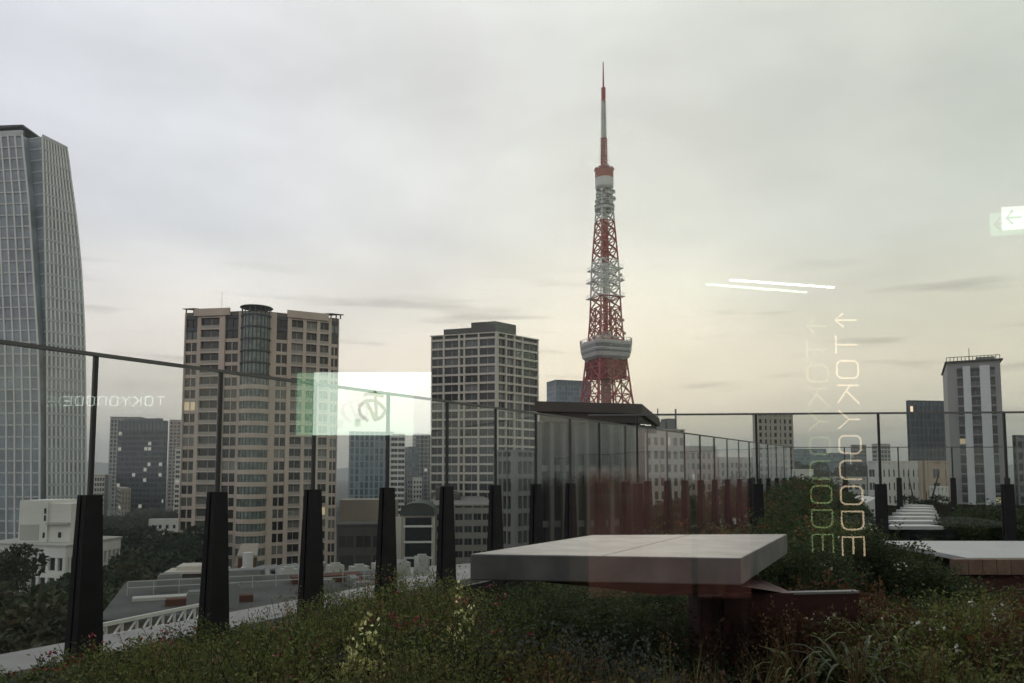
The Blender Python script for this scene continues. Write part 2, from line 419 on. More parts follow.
def grid_building(name, label, cat, pc, ptop, Y, pl, pr, yaw, fh=3.2, bl=4, br=4, wall=None, glass=None, frame=None,
                  pier=0.6, slab=0.9, proud=0.35, top=1.2, base=GZ, cap=100, minz=None, group=None, ends=None, roofbox=None, piers_on=True):
    """rectangular block with a real relief of piers and floor bands in front of recessed windows"""
    e, Rl, Ll, Ht = corner_building(name, label, cat, pc, ptop, Y, pl, pr, yaw, base, group, ends)
    frame = frame or wall
    core = MB(); fp(core, 0, Rl, 0, Ll, 0, Ht)
    core.build('wall', wall, e)
    fl = MB(); pi_ = MB(); specs = []
    nf = int((Ht - top) / fh); z_top = Ht - top
    lo = minz if minz is not None else 0
    for fid, ln, nb in (('r', Rl, br), ('l', Ll, bl)):
        fm = face_map(fid, Rl, Ll)
        if isinstance(nb, int): cuts = [ln*i/nb for i in range(nb+1)]
        else: cuts = [ln*x for x in nb]
        if piers_on:
            for ci, cpos in enumerate(cuts):
                t0, t1 = cpos - pier/2, cpos + pier/2
                if ci == 0: t0, t1 = (-proud, pier/2) if fid == 'r' else (0.0, pier/2)
                if ci == len(cuts)-1: t0, t1 = cpos - pier/2, cpos
                fbox(pi_, fm, t0, t1, 0.002, proud, lo, Ht - 0.004)
        for k in range(nf):
            zt = z_top - k*fh
            if zt - fh < lo: break
            fbox(fl, fm, 0.004, ln-0.004, 0.002, proud-0.06, zt - slab/2, zt + slab/2)
            for j in range(len(cuts)-1):
                specs.append((fid, fm, cuts[j]+pier/2, cuts[j+1]-pier/2, zt - fh + slab/2, zt - slab/2, 0.07))
    pi_.build('pier', frame, e) if piers_on else None
    fl.build('floor_band', frame, e)
    specs.sort(key=lambda s: -s[4])
    add_windows(e, specs, glass, frame, cap)
    r = MB(); fp(r, -proud-.05, Rl+.05, -proud-.05, Ll+.05, Ht, Ht+0.35); r.build('roof', frame, e)
    if roofbox:
        for (x0, x1, y0, y1, h) in roofbox:
            b = MB(); fp(b, Rl*x0, Rl*x1, Ll*y0, Ll*y1, Ht+0.35, Ht+h); b.build('rooftop_plant', wall, e)
    return e, Rl, Ll, Ht

# --- beige apartment tower with the round glazed bay at its corner
def apartment_tower():
    e, Rl, Ll, Ht = corner_building('apartment_tower', 'tall beige apartment tower with a round glazed bay up its corner', 'apartment tower',
                                    257, 311, 200, 187, 338.5, 33, ends=(313.5, 319))
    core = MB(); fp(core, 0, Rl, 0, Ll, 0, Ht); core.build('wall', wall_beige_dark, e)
    fh = 3.22; nf = int(Ht/fh); rb = 3.7
    pi_ = MB(); band = MB(); rail_m = mat('balcony_panel', (0.33, 0.295, 0.26), 0.6, 0.15, 0.5); specs = []
    # (start, end, kind) along each face, in fractions; the gaps between are piers
    right = [(0.23, 0.36, 'w'), (0.41, 0.55, 'b'), (0.59, 0.72, 'b'), (0.76, 0.87, 'b'), (0.905, 0.99, 'd')]
    left = [(0.23, 0.42, 'w'), (0.50, 0.77, 'b'), (0.82, 0.985, 'd')]
    for fid, ln, bays in (('r', Rl, right), ('l', Ll, left)):
        fm = face_map(fid, Rl, Ll); prev = 0.0
        for (a, b, k) in bays + [(1.0, 1.0, None)]:
            lo_, hi_ = prev*ln, a*ln
            if fid == 'l' and prev == 0: lo_ = 0.0
            fbox(pi_, fm, lo_, hi_, 0.003, 0.95 if k != 'd' else 0.8, 0, Ht - 0.2)
            prev = b
        for (a, b, k) in bays:
            t0, t1 = a*ln, b*ln
            for q in range(nf):
                zt = Ht - 1.4 - q*fh
                if zt - fh < 0: break
                dk = MB(); mt = dk if (k in 'wd' and q < 2) else band
                if k == 'b':
                    fbox(band, fm, t0, t1, 0.003, 0.86, zt-0.22, zt+0.18)
                    rl_ = MB(); fbox(rl_, fm, t0, t1, 0.62, 0.80, zt-fh+0.18, zt-fh+1.0); rl_.build('balcony_rail', rail_m, e)
                    specs.append((fid, fm, t0+0.02, t1-0.02, zt-fh+0.2, zt-0.24, 0.06))
                else:
                    fbox(mt, fm, t0, t1, 0.003, 0.62, zt-0.5, zt+0.42)
                    specs.append((fid, fm, t0+0.02, t1-0.02, zt-fh+0.44, zt-0.52, 0.30))
                    fbox(mt, fm, (t0+t1)/2-0.12, (t0+t1)/2+0.12, 0.31, 0.5, zt-fh+0.43, zt-0.51)
                    if dk.v: dk.build('dark_panel', panel_dark, e)
        # parapet over the bays
        fbox(pi_, fm, 0.35*ln, 0.86*ln, 0.96, 1.35, Ht-1.1, Ht+0.9)
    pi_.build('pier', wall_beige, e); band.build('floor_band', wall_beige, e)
    specs.sort(key=lambda s: -s[4]); add_windows(e, specs, w_apart, wall_beige, 100)
    # round bay
    a0, a1 = R(165), R(345); n = 11
    gl = MB(); fr = MB()
    gl.lathe([(rb, 0), (rb, Ht-0.9)], 22, (0.0, 0.6), a0, a1)
    gl.build('bay_glass', w_mid_bay, e, smooth=True)
    for i in range(n+1):
        a = a0 + (a1-a0)*i/n; x, y = rb*math.cos(a), .6+rb*math.sin(a)
        fr.box(x-0.11, x+0.11, y-0.11, y+0.11, 0, Ht-0.9)
    for q in range(nf):
        z = Ht - 1.4 - q*fh
        if z < 3: break
        h = 0.28 if q < 6 else 0.75
        fr.lathe([(rb-.05, z-h), (rb+0.28, z-h), (rb+0.28, z+h*0.6), (rb-.05, z+h*0.6)], 22, (0.0, 0.6), a0, a1, m=0 if q < 6 else 1)
    fr.build('bay_frame', [panel_dark, wall_beige], e)
    cp = MB(); cp.lathe([(0.01, Ht+1.0), (rb+.5, Ht+1.05), (rb+.6, Ht+.85), (0.01, Ht+.8)], 28, (0.0, 0.6))
    for i in range(9):
        a = a0 + (a1-a0)*i/8; cp.box(rb*math.cos(a)-.12, rb*math.cos(a)+.12, .6+rb*math.sin(a)-.12, .6+rb*math.sin(a)+.12, Ht-.9, Ht+.85)
    cp.build('round_canopy', panel_dark, e)
    for (x0, x1, y0, y1) in ((Rl*0.86, Rl+.6, -1.0, 4), (-.6, 4, Ll*0.86, Ll+.6)):
        w = MB(); fp(w, x0, x1, y0, y1, Ht+1.1, Ht+1.35)
        for px in (x0+.4, (x0+x1)/2, x1-.6):
            for py in (y0+.4, y1-.6): fp(w, px, px+.2, py, py+.2, Ht, Ht+1.1)
        w.build('roof_canopy', panel_dark, e)
    r = MB(); fp(r, 0, Rl+0.2, 0, Ll+0.2, Ht-0.2, Ht+0.15); r.build('roof', wall_beige_dark, e)
    an = MB(); an.tube([(-Ll*.4, 6, Ht), (-Ll*.4, 6, Ht+5.5)], 0.045, 5); an.build('antenna', mid_metal, e)
    # podium
    pod = MB(); fp(pod, -5, Rl+4, -5, Ll+4, 0, 4.0); pod.build('podium', wall_brown, e)
w_mid_bay = mat('bay_glass', (0.15, 0.18, 0.165), 0.2, 0.6, 0.6)
apartment_tower()

# --- grey brown block in the middle
grid_building('apartment_block', 'grey brown high-rise with a boxy penthouse, between the beige tower and the lattice tower', 'apartment block',
    496.5, 333, 255, 432, 537, 37, ends=(337, 340.5), fh=3.1, bl=[0, .26, .48, .56, .80, 1], br=[0, .2, .4, .6, 1.0], wall=mat('mid_core', (.11, .105, .10), .7, .1, .2), frame=wall_greybrown,
    glass=w_mid, pier=0.6, slab=0.72, proud=0.8, top=1.6, cap=100, roofbox=[(0.05, 0.55, 0.05, 0.42, 4.4), (0.05, 0.5, 0.42, 0.85, 2.6)])

# --- tall curved office tower at the left edge
def curved_tower():
    Yb = 260
    zt = P(30, 131, Yb).z - 1.6
    e = empty('office_tower', (P(0, 473, Yb).x, Yb, GZ), 0, 'very tall glass office tower curving inwards towards its top at the left edge', 'office tower')
    o = e.location
    def edge(tab, y):
        for (y0, x0), (y1, x1) in zip(tab, tab[1:]):
            if y <= y1:
                t = (y-y0)/(y1-y0); t = max(0, t); return x0+(x1-x0)*t
        return tab[-1][1]
    tB = [(131, 22), (200, 29), (340, 38), (420, 40), (540, 40)]
    tD = [(131, 42), (200, 44), (340, 47), (540, 47)]
    tE = [(131, 66.5), (145, 68.5), (170, 71.5), (200, 75.5), (230, 78.6), (260, 81.2), (300, 83.4), (340, 84.8), (400, 85.6), (540, 86)]
    fh = 4.15; ht = zt - GZ; nf = int(ht/fh)
    zs = [ht - k*fh for k in range(nf+1)][::-1]; zs = [0.0] + zs
    def poly(z):
        zw = z + GZ; py = PX(0, Yb, zw)[1]
        def at(px, Y):
            k = (px-512)/F; return Vector((k*(Y*math.cos(PIT) + (zw-1.5)*math.sin(PIT)), Y, 0))
        A = at(-75, Yb + 4); B = at(edge(tB, py), Yb); D = at(edge(tD, py), Yb+1.5); E = at(edge(tE, py), Yb+12)
        Cn = Vector(((B.x+D.x)/2 - 0.5, Yb+9, 0)); B2 = Vector((B.x+.3, Yb+3, 0))
        return [Vector((q.x-o.x, q.y-o.y, z)) for q in (A, B, B2, D, E)]
    # the top of the right face steps down towards its far corner
    loops = [poly(z) for z in zs]
    gl = MB()
    for a, b in zip(loops, loops[1:]):
        for i in range(4): gl.quad(a[i], a[i+1], b[i+1], b[i])
    Eb = loops
    for a, b in zip(loops, loops[1:]):
        back = [Vector((a[4].x-24, a[4].y+30, a[4].z)), Vector((b[4].x-24, b[4].y+30, b[4].z))]
        gl.quad(a[4], back[0], back[1], b[4])
    gl.build('glass_facade', curtain_glass, e)
    cap = MB(); t = loops[-1]; cap.poly([t[0], t[1], t[2], t[3], t[4], Vector((t[4].x-24, t[4].y+30, t[4].z)), Vector((t[0].x, t[0].y+60, t[0].z))]); cap.build('roof', wall_grey, e)
    ribs = MB(); bands = MB(); panes = MB()
    def seg(i, n, w, d, stripm=0):
        for k in range(n+1):
            tt = k/n
            for a, b in zip(loops, loops[1:]):
                p, q = a[i].lerp(a[i+1], tt), b[i].lerp(b[i+1], tt)
                dirv = (a[i+1]-a[i]).normalized(); nrm = Vector((dirv.y, -dirv.x, 0)); 
                if nrm.y > 0: nrm = -nrm
                p1 = p + nrm*d; q1 = q + nrm*d; h = dirv*(w/2)
                ribs.hexa([p-h, p+h, p1+h, p1-h, q-h, q+h, q1+h, q1-h], stripm)
    seg(0, 14, 0.50, 0.4); seg(3, 9, 0.55, 0.2)
    ribs.build('rib', tower_rib, e)
    for k, a in enumerate(loops[1:]):
        for i, hh, dd in ((0, 0.55, 0.25), (2, 0.4, 0.12), (3, 0.75, 0.26)):
            dirv = (a[i+1]-a[i]).normalized(); nrm = Vector((dirv.y, -dirv.x, 0))
            if nrm.y > 0: nrm = -nrm
            p, q = a[i], a[i+1]; z = Vector((0, 0, hh/2))
            bands.hexa([p-z, q-z, q-z+nrm*dd, p-z+nrm*dd, p+z, q+z, q+z+nrm*dd, p+z+nrm*dd])
    bands.build('floor_band', tower_band, e)
    # crown: toothed parapet, sloping canopy on the left, low plant screen on the right
    t = loops[-1]; cw = MB()
    for k in range(26):
        p = t[0].lerp(t[1], k/26); cw.box(p.x, p.x+1.4, p.y-.3, p.y+.3, p.z, p.z+1.9)
    for k in range(12):
        p = t[3].lerp(t[4], k/12); q = t[3].lerp(t[4], (k+.75)/12)
        hh = 1.2
        cw.hexa([p, q, q+Vector((.1,.5,0)), p+Vector((.1,.5,0)), p+Vector((0,0,hh)), q+Vector((0,0,hh)), q+Vector((.1,.5,hh)), p+Vector((.1,.5,hh))])
    cw.build('crown', tower_band, e)
    cp = MB(); a = P(-20, 126, Yb+3)-o; b = P(23, 124.5, Yb+3)-o
    cp.hexa([a+Vector((0,0,-1.6)), b+Vector((0,0,-.5)), b+Vector((0,12,-.5)), a+Vector((0,12,-1.6)), a, b, b+Vector((0,12,0)), a+Vector((0,12,0))])
    for k in range(5): 
        x = a.x+(b.x-a.x)*k/5+2; cp.box(x, x+.3, a.y+2, a.y+2.3, t[1].z, a.z-0.8)
    cp.build('roof_canopy', dark_metal, e)
def curtain():
    m = mat('curtain_glass', (0.25, 0.285, 0.32), 0.25, 0.4, 0.13, spec=0.4)
    return m
curtain_glass = curtain()
tower_rib = mat('tower_rib', (0.68, 0.67, 0.65), 0.6, 0.08, 0.2)
tower_band = mat('tower_band', (0.46, 0.47, 0.48), 0.6, 0.12, 0.2)
curved_tower()

# --- lattice tower
def lattice_tower():
    Y = 460; c0 = P(607, 473, Y); top = P(604.3, 62, Y); sc = F/Y
    e = empty('lattice_tower', (c0.x, Y, GZ), R(22), 'very tall red and white steel lattice tower with two observation decks', 'tower')
    Zp = lambda py: P(605, py, Y).z - GZ
    kf = math.cos(R(22)) + math.sin(R(22))
    tab = [(590, 62), (402, 24.5), (380, 22.0), (360, 19.6), (340, 17.0), (320, 15.2), (298, 14.2), (270, 13.2), (245, 11.2), (222, 9.2), (205, 8.0), (190, 7.3)]
    def hw(z):
        for (y1, w1), (y0, w0) in zip(tab, tab[1:]):
            z1, z0 = Zp(y1), Zp(y0)
            if z1 <= z <= z0: t = (z-z1)/(z0-z1); return (w1+(w0-w1)*t)/sc/kf
        return tab[-1][1]/sc/kf if z > Zp(190) else tab[0][1]/sc/kf
    levels = [Zp(y) for y in (590, 540, 500, 465, 435, 410, 395, 380, 368, 356)] + [Zp(y) for y in (341, 330, 320, 309, 298, 288, 279, 270, 261, 251, 241, 231, 222, 213, 205, 197, 190)]
    def mi(z):
        y = PX(c0.x, Y, z+GZ)[1]
        if y > 298: return 0
        if y > 261: return 1
        if y > 222: return 0
        return 1
    corners = [(-1, -1), (1, -1), (1, 1), (-1, 1)]
    for (sx, sy) in corners:
        m = MB()
        for z0, z1 in zip(levels, levels[1:]):
            w0, w1 = hw(z0), hw(z1); wd_ = max(0.75, w0*0.075)
            m.bar((sx*w0, sy*w0, z0), (sx*w1, sy*w1, z1), wd_, m=mi((z0+z1)/2))
            if z1 < Zp(395):    # lower legs are box lattices
                for q in (0.62,):
                    m.bar((sx*w0*q, sy*w0, z0), (sx*w1*q, sy*w1, z1), wd_*.7, m=0); m.bar((sx*w0, sy*w0*q, z0), (sx*w1, sy*w1*q, z1), wd_*.7, m=0)
                    m.bar((sx*w0, sy*w0, z0), (sx*w1*q, sy*w1, z1), wd_*.5, m=0); m.bar((sx*w0, sy*w0, z0), (sx*w1, sy*w1*q, z1), wd_*.5, m=0)
        m.build('leg', [tower_red, tower_white], e)
    br = MB()
    for z0, z1 in zip(levels, levels[1:]):
        w0, w1 = hw(z0), hw(z1); k = mi((z0+z1)/2); t = 0.6
        for i in range(4):
            a, b = corners[i], corners[(i+1) % 4]
            A0, B0 = Vector((a[0]*w0, a[1]*w0, z0)), Vector((b[0]*w0, b[1]*w0, z0))
            A1, B1 = Vector((a[0]*w1, a[1]*w1, z1)), Vector((b[0]*w1, b[1]*w1, z1))
            if z0 < Zp(440) and False: continue
            mid0 = (A0+B0)/2; mid1 = (A1+B1)/2
            br.bar(A1, B1, 0.55, m=k)
            if w0 > 7:
                br.bar(A0, mid1, t, m=k); br.bar(B0, mid1, t, m=k); br.bar(mid0, A1, t*.8, m=k); br.bar(mid0, B1, t*.8, m=k); br.bar(mid0, mid1, t, m=k)
            else:
                br.bar(A0, B1, t, m=k); br.bar(B0, A1, t, m=k)
    br.build('bracing', [tower_red, tower_white], e)
    # lift shaft in the core
    sh = MB(); 
    for y0, y1, w, k in ((590, 374, 5.0, 0), (341, 298, 2.4, 1), (298, 263, 2.6, 2), (263, 222, 3.6, 1), (222, 190, 1.6, 2)):
        wz = w*2.0/sc/1.3; z0, z1 = Zp(y0), Zp(y1); sh.box(-wz/2, wz/2, -wz/2, wz/2, z0, z1, k)
    sh.build('lift_shaft', [mat('shaft_pink', (0.33, 0.20, 0.17), .8, .12, .2), tower_red, tower_white], e)
    # red plant floor under the main deck
    rf = MB(); w0 = hw(Zp(379))*0.86; rf.box(-w0, w0, -w0, w0, Zp(379), Zp(361)); 
    for k in range(9):
        x = -w0 + 2*w0*k/8
        rf.box(x-.25, x+.25, -w0-.4, -w0-.01, Zp(379), Zp(361)); rf.box(-w0-.4, -w0-.01, x-.25, x+.25, Zp(379), Zp(361))
    rf.build('plant_floor', mat('plant_red', (0.22, 0.035, 0.03), .7, .2, .3), e)
    # main deck: flared, octagon-like with clipped corners
    def ring(py, wpx, cut=0.22):
        w = wpx/sc/kf*1.06; z = Zp(py); c = w*cut
        return [Vector((x, y, z)) for x, y in ((-w+c, -w), (w-c, -w), (w, -w+c), (w, w-c), (w-c, w), (-w+c, w), (-w, w-c), (-w, -w+c))]
    dk = MB()
    prof = [(360.5, 20, 0), (358, 23.3, 0), (354.5, 24.2, 1), (352.5, 24.6, 0), (351.5, 24.8, 1), (346.5, 25.4, 0), (344.8, 25.8, 0), (343.0, 25.6, 2), (343.0, 16, 0)]
    rings = [ring(a, b) for a, b, _ in prof]
    for (r0, r1, pr) in zip(rings, rings[1:], prof):
        for i in range(8): dk.quad(r0[i], r0[(i+1) % 8], r1[(i+1) % 8], r1[i], pr[2])
    dk.poly(rings[-1], 0); dk.poly(rings[0][::-1], 0)
    dk.build('main_deck', [deck_grey, deck_glass, deck_grey], e)
    rl = MB()
    for i in range(8):
        a, b = rings[-2][i], rings[-2][(i+1) % 8]; u = Vector((0, 0, 2.0)); rl.bar(a+u, b+u, .25)
        for k in range(7): p = a.lerp(b, k/7); rl.bar(p, p+u, .22)
        a, b = rings[4][i], rings[4][(i+1) % 8]; rl.bar(a*1.004, b*1.004, .6)
    rl.build('deck_rail', tower_white, e)
    rb = MB(); w = 9/sc; rb.box(-w, w, -w, w, Zp(343), Zp(337)); rb.box(-w*.6, w*.6, -w*.6, w*.6, Zp(337), Zp(332)); rb.build('deck_roof_plant', tower_white, e)
    # platforms with dishes
    for py, ex in ((298, 2.8), (282, 3.0), (270, 2.6)):
        pf = MB(); z = Zp(py); w = hw(z) + ex/sc*1.2; t = .5
        for i in range(4):
            a, b = corners[i], corners[(i+1) % 4]; pf.bar((a[0]*w, a[1]*w, z), (b[0]*w, b[1]*w, z), 0.7, .35)
            pf.bar((a[0]*w, a[1]*w, z+2.0), (b[0]*w, b[1]*w, z+2.0), .12)
            for k in range(6):
                p = Vector((a[0]*w, a[1]*w, z)).lerp(Vector((b[0]*w, b[1]*w, z)), k/6); pf.bar(p, p+Vector((0, 0, 2.0)), .1)
            pf.bar((a[0]*w, a[1]*w, z), (-a[0]*w*.2, -a[1]*w*.2, z), .4)
        pf.build('platform', tower_white, e)
    def dish(x, y, z, r, ang):
        m = MB(); pts = [(0.02, 0), (r*.6, .12*r), (r, .38*r), (r, .6*r), (r*.97, .6*r), (r*.9, .4*r), (0.02, .1)]
        m.lathe([(a, b) for a, b in pts], 12)
        o = m.build('dish_antenna', deck_grey, e); o.location = (x, y, z); o.rotation_euler = (R(90), 0, ang)
    for (px, py, side) in ((593, 283, -1), (621, 281, 1), (620, 276, 1), (622, 321, 1), (623.5, 334, 1), (597, 203, -1), (613, 200, 1), (598, 196, -1), (612.5, 193, 1), (603, 198, 0), (608, 195, 0), (600, 192, 0), (610, 203, 0)):
        w = P(px, py, Y); v = Vector((w.x-c0.x, -6 if side == 0 else -2, 0)); v.rotate(Matrix.Rotation(-R(22), 3, 'Z')); dish(v.x, v.y, w.z-GZ, 1.1 if py > 210 else 1.4, R(-22 + 40*side + 0))
    # ring platform and top deck
    rg = MB()
    for (ya, yb, w) in ((210.5, 207.5, 10.2), (206.5, 206, 10.4)):
        rg.lathe([(4/sc, Zp(ya)), (w/sc, Zp(ya)), (w/sc, Zp(yb)), (4/sc, Zp(yb))], 20)
    rg.build('ring_platform', deck_grey, e)
    nb = MB()
    for yy in (201, 196):
        nb.lathe([(3/sc, Zp(yy)), (8.6/sc, Zp(yy)), (8.6/sc, Zp(yy-1)), (3/sc, Zp(yy-1))], 16)
    nb.build('antenna_ring', tower_white, e)
    td = MB()
    td.lathe([(3/sc, Zp(190.5)), (8.3/sc, Zp(190)), (9.4/sc, Zp(187.5))], 20, m=2)
    td.lathe([(9.4/sc, Zp(187.5)), (9.5/sc, Zp(179))], 20, m=1)
    td.lathe([(9.5/sc, Zp(179)), (9.4/sc, Zp(171)), (7/sc, Zp(170)), (.1, Zp(169.5))], 20, m=0)
    for k in range(12):
        a = k*math.pi/6; x, y = 8.8/sc*math.cos(a), 8.8/sc*math.sin(a); td.box(x-.7, x+.7, y-.7, y+.7, Zp(171), Zp(168.8), 0)
    td.build('top_deck', [mat('deck_red', (.30, .06, .045), .6, .1, .2), tower_white, deck_grey], e)
    # antenna mast
    am = MB()
    def lat(y0, y1, w0, w1, k, n):
        for i in range(n):
            za, zb = Zp(y0+(y1-y0)*i/n), Zp(y0+(y1-y0)*(i+1)/n); wa = (w0+(w1-w0)*i/n)/sc; wb = (w0+(w1-w0)*(i+1)/n)/sc
            for j in range(4):
                a, b = corners[j], corners[(j+1) % 4]
                am.bar((a[0]*wa, a[1]*wa, za), (a[0]*wb, a[1]*wb, zb), .45, m=k); am.bar((a[0]*wa, a[1]*wa, za), (b[0]*wb, b[1]*wb, zb), .26, m=k)
                am.bar((a[0]*wb, a[1]*wb, zb), (b[0]*wb, b[1]*wb, zb), .3, m=k)
            am.bar((-wb*2.5, 0, zb), (wb*2.5, 0, zb), .38, m=k); am.bar((0, -wb*2.5, zb), (0, wb*2.5, zb), .38, m=k)
    lat(170, 139, 2.2, 1.9, 0, 9); lat(139, 101, 1.6, 1.25, 1, 12)
    am.box(-1.2, 1.2, -1.2, 1.2, Zp(138), Zp(170) if False else Zp(138)+.1, 0)
    am.lathe([(1.0/sc, Zp(104)), (2.2/sc, Zp(100)), (2.3/sc, Zp(88)), (.4/sc, Zp(87))], 10, m=0)
    am.tube([(0, 0, Zp(88)), (0, 0, Zp(62))], .95/sc, 6, m=0, taper=0.5)
    am.tube([(0, 0, Zp(170)), (0, 0, Zp(100))], .35/sc, 6, m=1)
    am.build('antenna_mast', [tower_red, tower_white], e)
lattice_tower()

# --- other buildings, nearest to the window first in each gap
G = grid_building
far_w = lambda n, d, l, lit=0.03: winmat(n, d, l, lit)
# left gap
G('office_block', 'dark office block with scattered lit windows between the tall curved tower and the beige tower', 'office block',
  164, 421, 560, 119, 168, 78, fh=3.9, bl=12, br=2, wall=steel_blue, frame=mat('office_frame', (.055, .06, .075), .5, .1, .2), glass=w_office, pier=.5, slab=1.3, proud=.3, top=7, roofbox=[(.1, .9, .1, .9, 2.2)])
G('apartment_block', 'pale slab block standing just behind the left side of the dark lit office block', 'apartment block',
  111, 417, 640, 105, 141, 8, fh=3.4, bl=3, br=9, wall=wall_grey, frame=mat('pale_far', (.36, .36, .35), .8, .1, .2), glass=w_mid, pier=.9, slab=1.0, top=2)
G('apartment_block', 'pinkish block rising behind the right side of the dark lit office block', 'apartment block',
  170, 420, 700, 160, 192, 12, fh=3.3, bl=3, br=6, wall=wall_pink, glass=w_mid, pier=1.2, slab=1.3)
G('apartment_block', 'small white striped block beside the left edge of the beige tower', 'apartment block',
  176, 448, 480, 171, 190, 20, fh=3.1, bl=1, br=3, wall=wall_grey, frame=wall_white, glass=w_dark, pier=.5, slab=1.3)
G('office_block', 'low grey block just right of the tall curved tower', 'office block',
  92, 475, 520, 80, 105, 25, fh=3.6, bl=3, br=5, wall=wall_grey, frame=wall_greybrown, glass=w_dark, pier=.5, slab=1.5)
G('apartment_block', 'small cream block in front of the dark lit office block', 'apartment block',
  122, 489, 470, 117, 131, 30, fh=3.1, bl=2, br=3, wall=wall_tan, frame=wall_tan, glass=w_dark, pier=1.2, slab=1.2)
G('house', 'white flat roofed house among the trees left of the beige tower', 'house',
  150, 520, 300, 148, 178, 10, fh=3.0, bl=1, br=4, wall=wall_white, glass=w_dark, pier=1.5, slab=1.5)

# civic building, low left
def civic():
    e, Rl, Ll, Ht = corner_building('civic_building', 'low white building with a row of square openings and a blank block on its roof', 'building', 66, 547, 175, -15, 121, 14, ends=(544, 538))
    core = MB(); fp(core, 0.8, Rl, 0.8, Ll, 0, Ht-0.5); core.build('wall', panel_dark, e)
    f = MB(); specs = []
    for fid, ln, nb in (('r', Rl, 12), ('l', Ll, 9)):
        fm = face_map(fid, Rl, Ll); 
        k = 1 if fid == 'r' else 1
        def fx(t0, t1, o0, o1, z0, z1): fbox(f, fm, t0, t1, o0, o1, z0, z1)
        fx(0 if fid == 'r' else 0.0, ln, -0.78, 0.0, Ht-2.6, Ht); fx(0, ln, -.75, -.05, Ht-7.2, Ht-5.6); fx(0, ln, -.75, -.05, 0, Ht-10.5)
        for i in range(nb+1):
            t = ln*i/nb; fx(max(0.01, t-.4), min(ln, t+.4), -.7, -.1, Ht-10.5, Ht-2.6)
        for i in range(nb):
            for z in (Ht-5.5, Ht-10.4): specs.append((fid, fm, ln*i/nb+.5, ln*(i+1)/nb-.5, z, z+2.8, -.62))
    f.build('colonnade', wall_white, e); add_windows(e, specs, w_dark, wall_white, 60)
    r = MB(); fp(r, -.3, Rl+.3, -.3, Ll+.3, Ht, Ht+.4); r.build('roof', wall_offwhite, e)
    # upper block
    Yu = 183; inv = Matrix.Rotation(-e.rotation_euler.z, 4, 'Z')
    def wb(mb, x0, x1, z0, z1, y0, y1, m=0):     # x in picture columns at that depth, z over the roof
        X0, X1 = P(x0, 530, Yu).x, P(x1, 530, Yu).x
        q = [inv @ (Vector((x, y, 0)) - Vector((e.location.x, e.location.y, 0))) for x, y in ((X0, Yu+y0), (X1, Yu+y0), (X1, Yu+y1), (X0, Yu+y1))]
        mb.hexa([(p.x, p.y, Ht+z0) for p in q] + [(p.x, p.y, Ht+z1) for p in q], m)
    u = MB(); wb(u, 18.5, 47, .4, 10.4, 0, 12); wb(u, 47.1, 69, .4, 9.6, .6, 12); u.build('upper_block', wall_white, e)
    o = MB(); wb(o, 20, 39, .8, 4.6, -.1, -.01); o.build('recess_panel', wall_offwhite, e)
    for (x0, x1, z) in ((43, 45, 1.4), (57, 60, 1.4), (43.5, 45.5, 5.5), (43.5, 45.5, 7.2)):
        w = MB(); wb(w, x0, x1, z, z+1.3, -.1 if x0 < 47 else .5, -.01 if x0 < 47 else .59); w.build('window', w_dark, e)
    st = MB(); wb(st, 47.1, 69, 4.6, 5.1, -.6, .59); st.build('ledge', wall_offwhite, e)
civic()

# centre gap, between beige tower and grey brown block
G('office_tower', 'pale blue glass tower behind the right side of the beige tower', 'office tower',
  350, 432, 420, 338, 394, 12, fh=3.8, bl=4, br=9, wall=steel_blue, frame=mat('blue_frame', (.26, .31, .34), .5, .1, .2), glass=w_blue, pier=1.0, slab=.6, proud=.5)
G('apartment_block', 'tall slab with white horizontal bands next to the pale blue glass tower', 'apartment block',
  391, 434, 400, 389, 405, 14, fh=3.0, bl=1, br=2, wall=panel_dark, frame=wall_white, glass=w_dark, pier=.35, slab=1.3)
G('office_block', 'distant grey tower left of the grey brown high-rise', 'office block',
  416, 434, 700, 413, 436, 16, fh=3.8, bl=1, br=5, wall=steel_blue, frame=wall_grey, glass=w_dark, pier=.9, slab=1.0)
G('office_block', 'narrow blue grey block at the foot of the distant grey tower', 'office block',
  409, 447, 620, 404, 418, 16, fh=3.8, bl=2, br=3, wall=steel_blue, frame=steel_blue, glass=w_blue, pier=.5, slab=1.0)
G('apartment_block', 'small white block in front of the distant grey tower', 'apartment block',
  413, 478, 480, 408, 422, 30, fh=3.0, bl=2, br=3, wall=wall_offwhite, frame=wall_white, glass=w_dark, pier=.8, slab=1.4)
G('office_building', 'tan low-rise with a few small windows under the pale blue glass tower', 'building',
  340, 501, 230, 336, 398, 8, fh=4.2, bl=1, br=9, wall=wall_tan, glass=w_dark, pier=2.1, slab=2.8, proud=.12)
G('office_building', 'dark brown low-rise beside the foot of the beige tower', 'building',
  338, 526, 150, 332, 389, 6, fh=3.8, bl=1, br=3, wall=wall_darkbrown, glass=winmat('window_darkest', (.03, .028, .028), (.05, .05, .05), 0), pier=.5, slab=1.6, proud=.15)
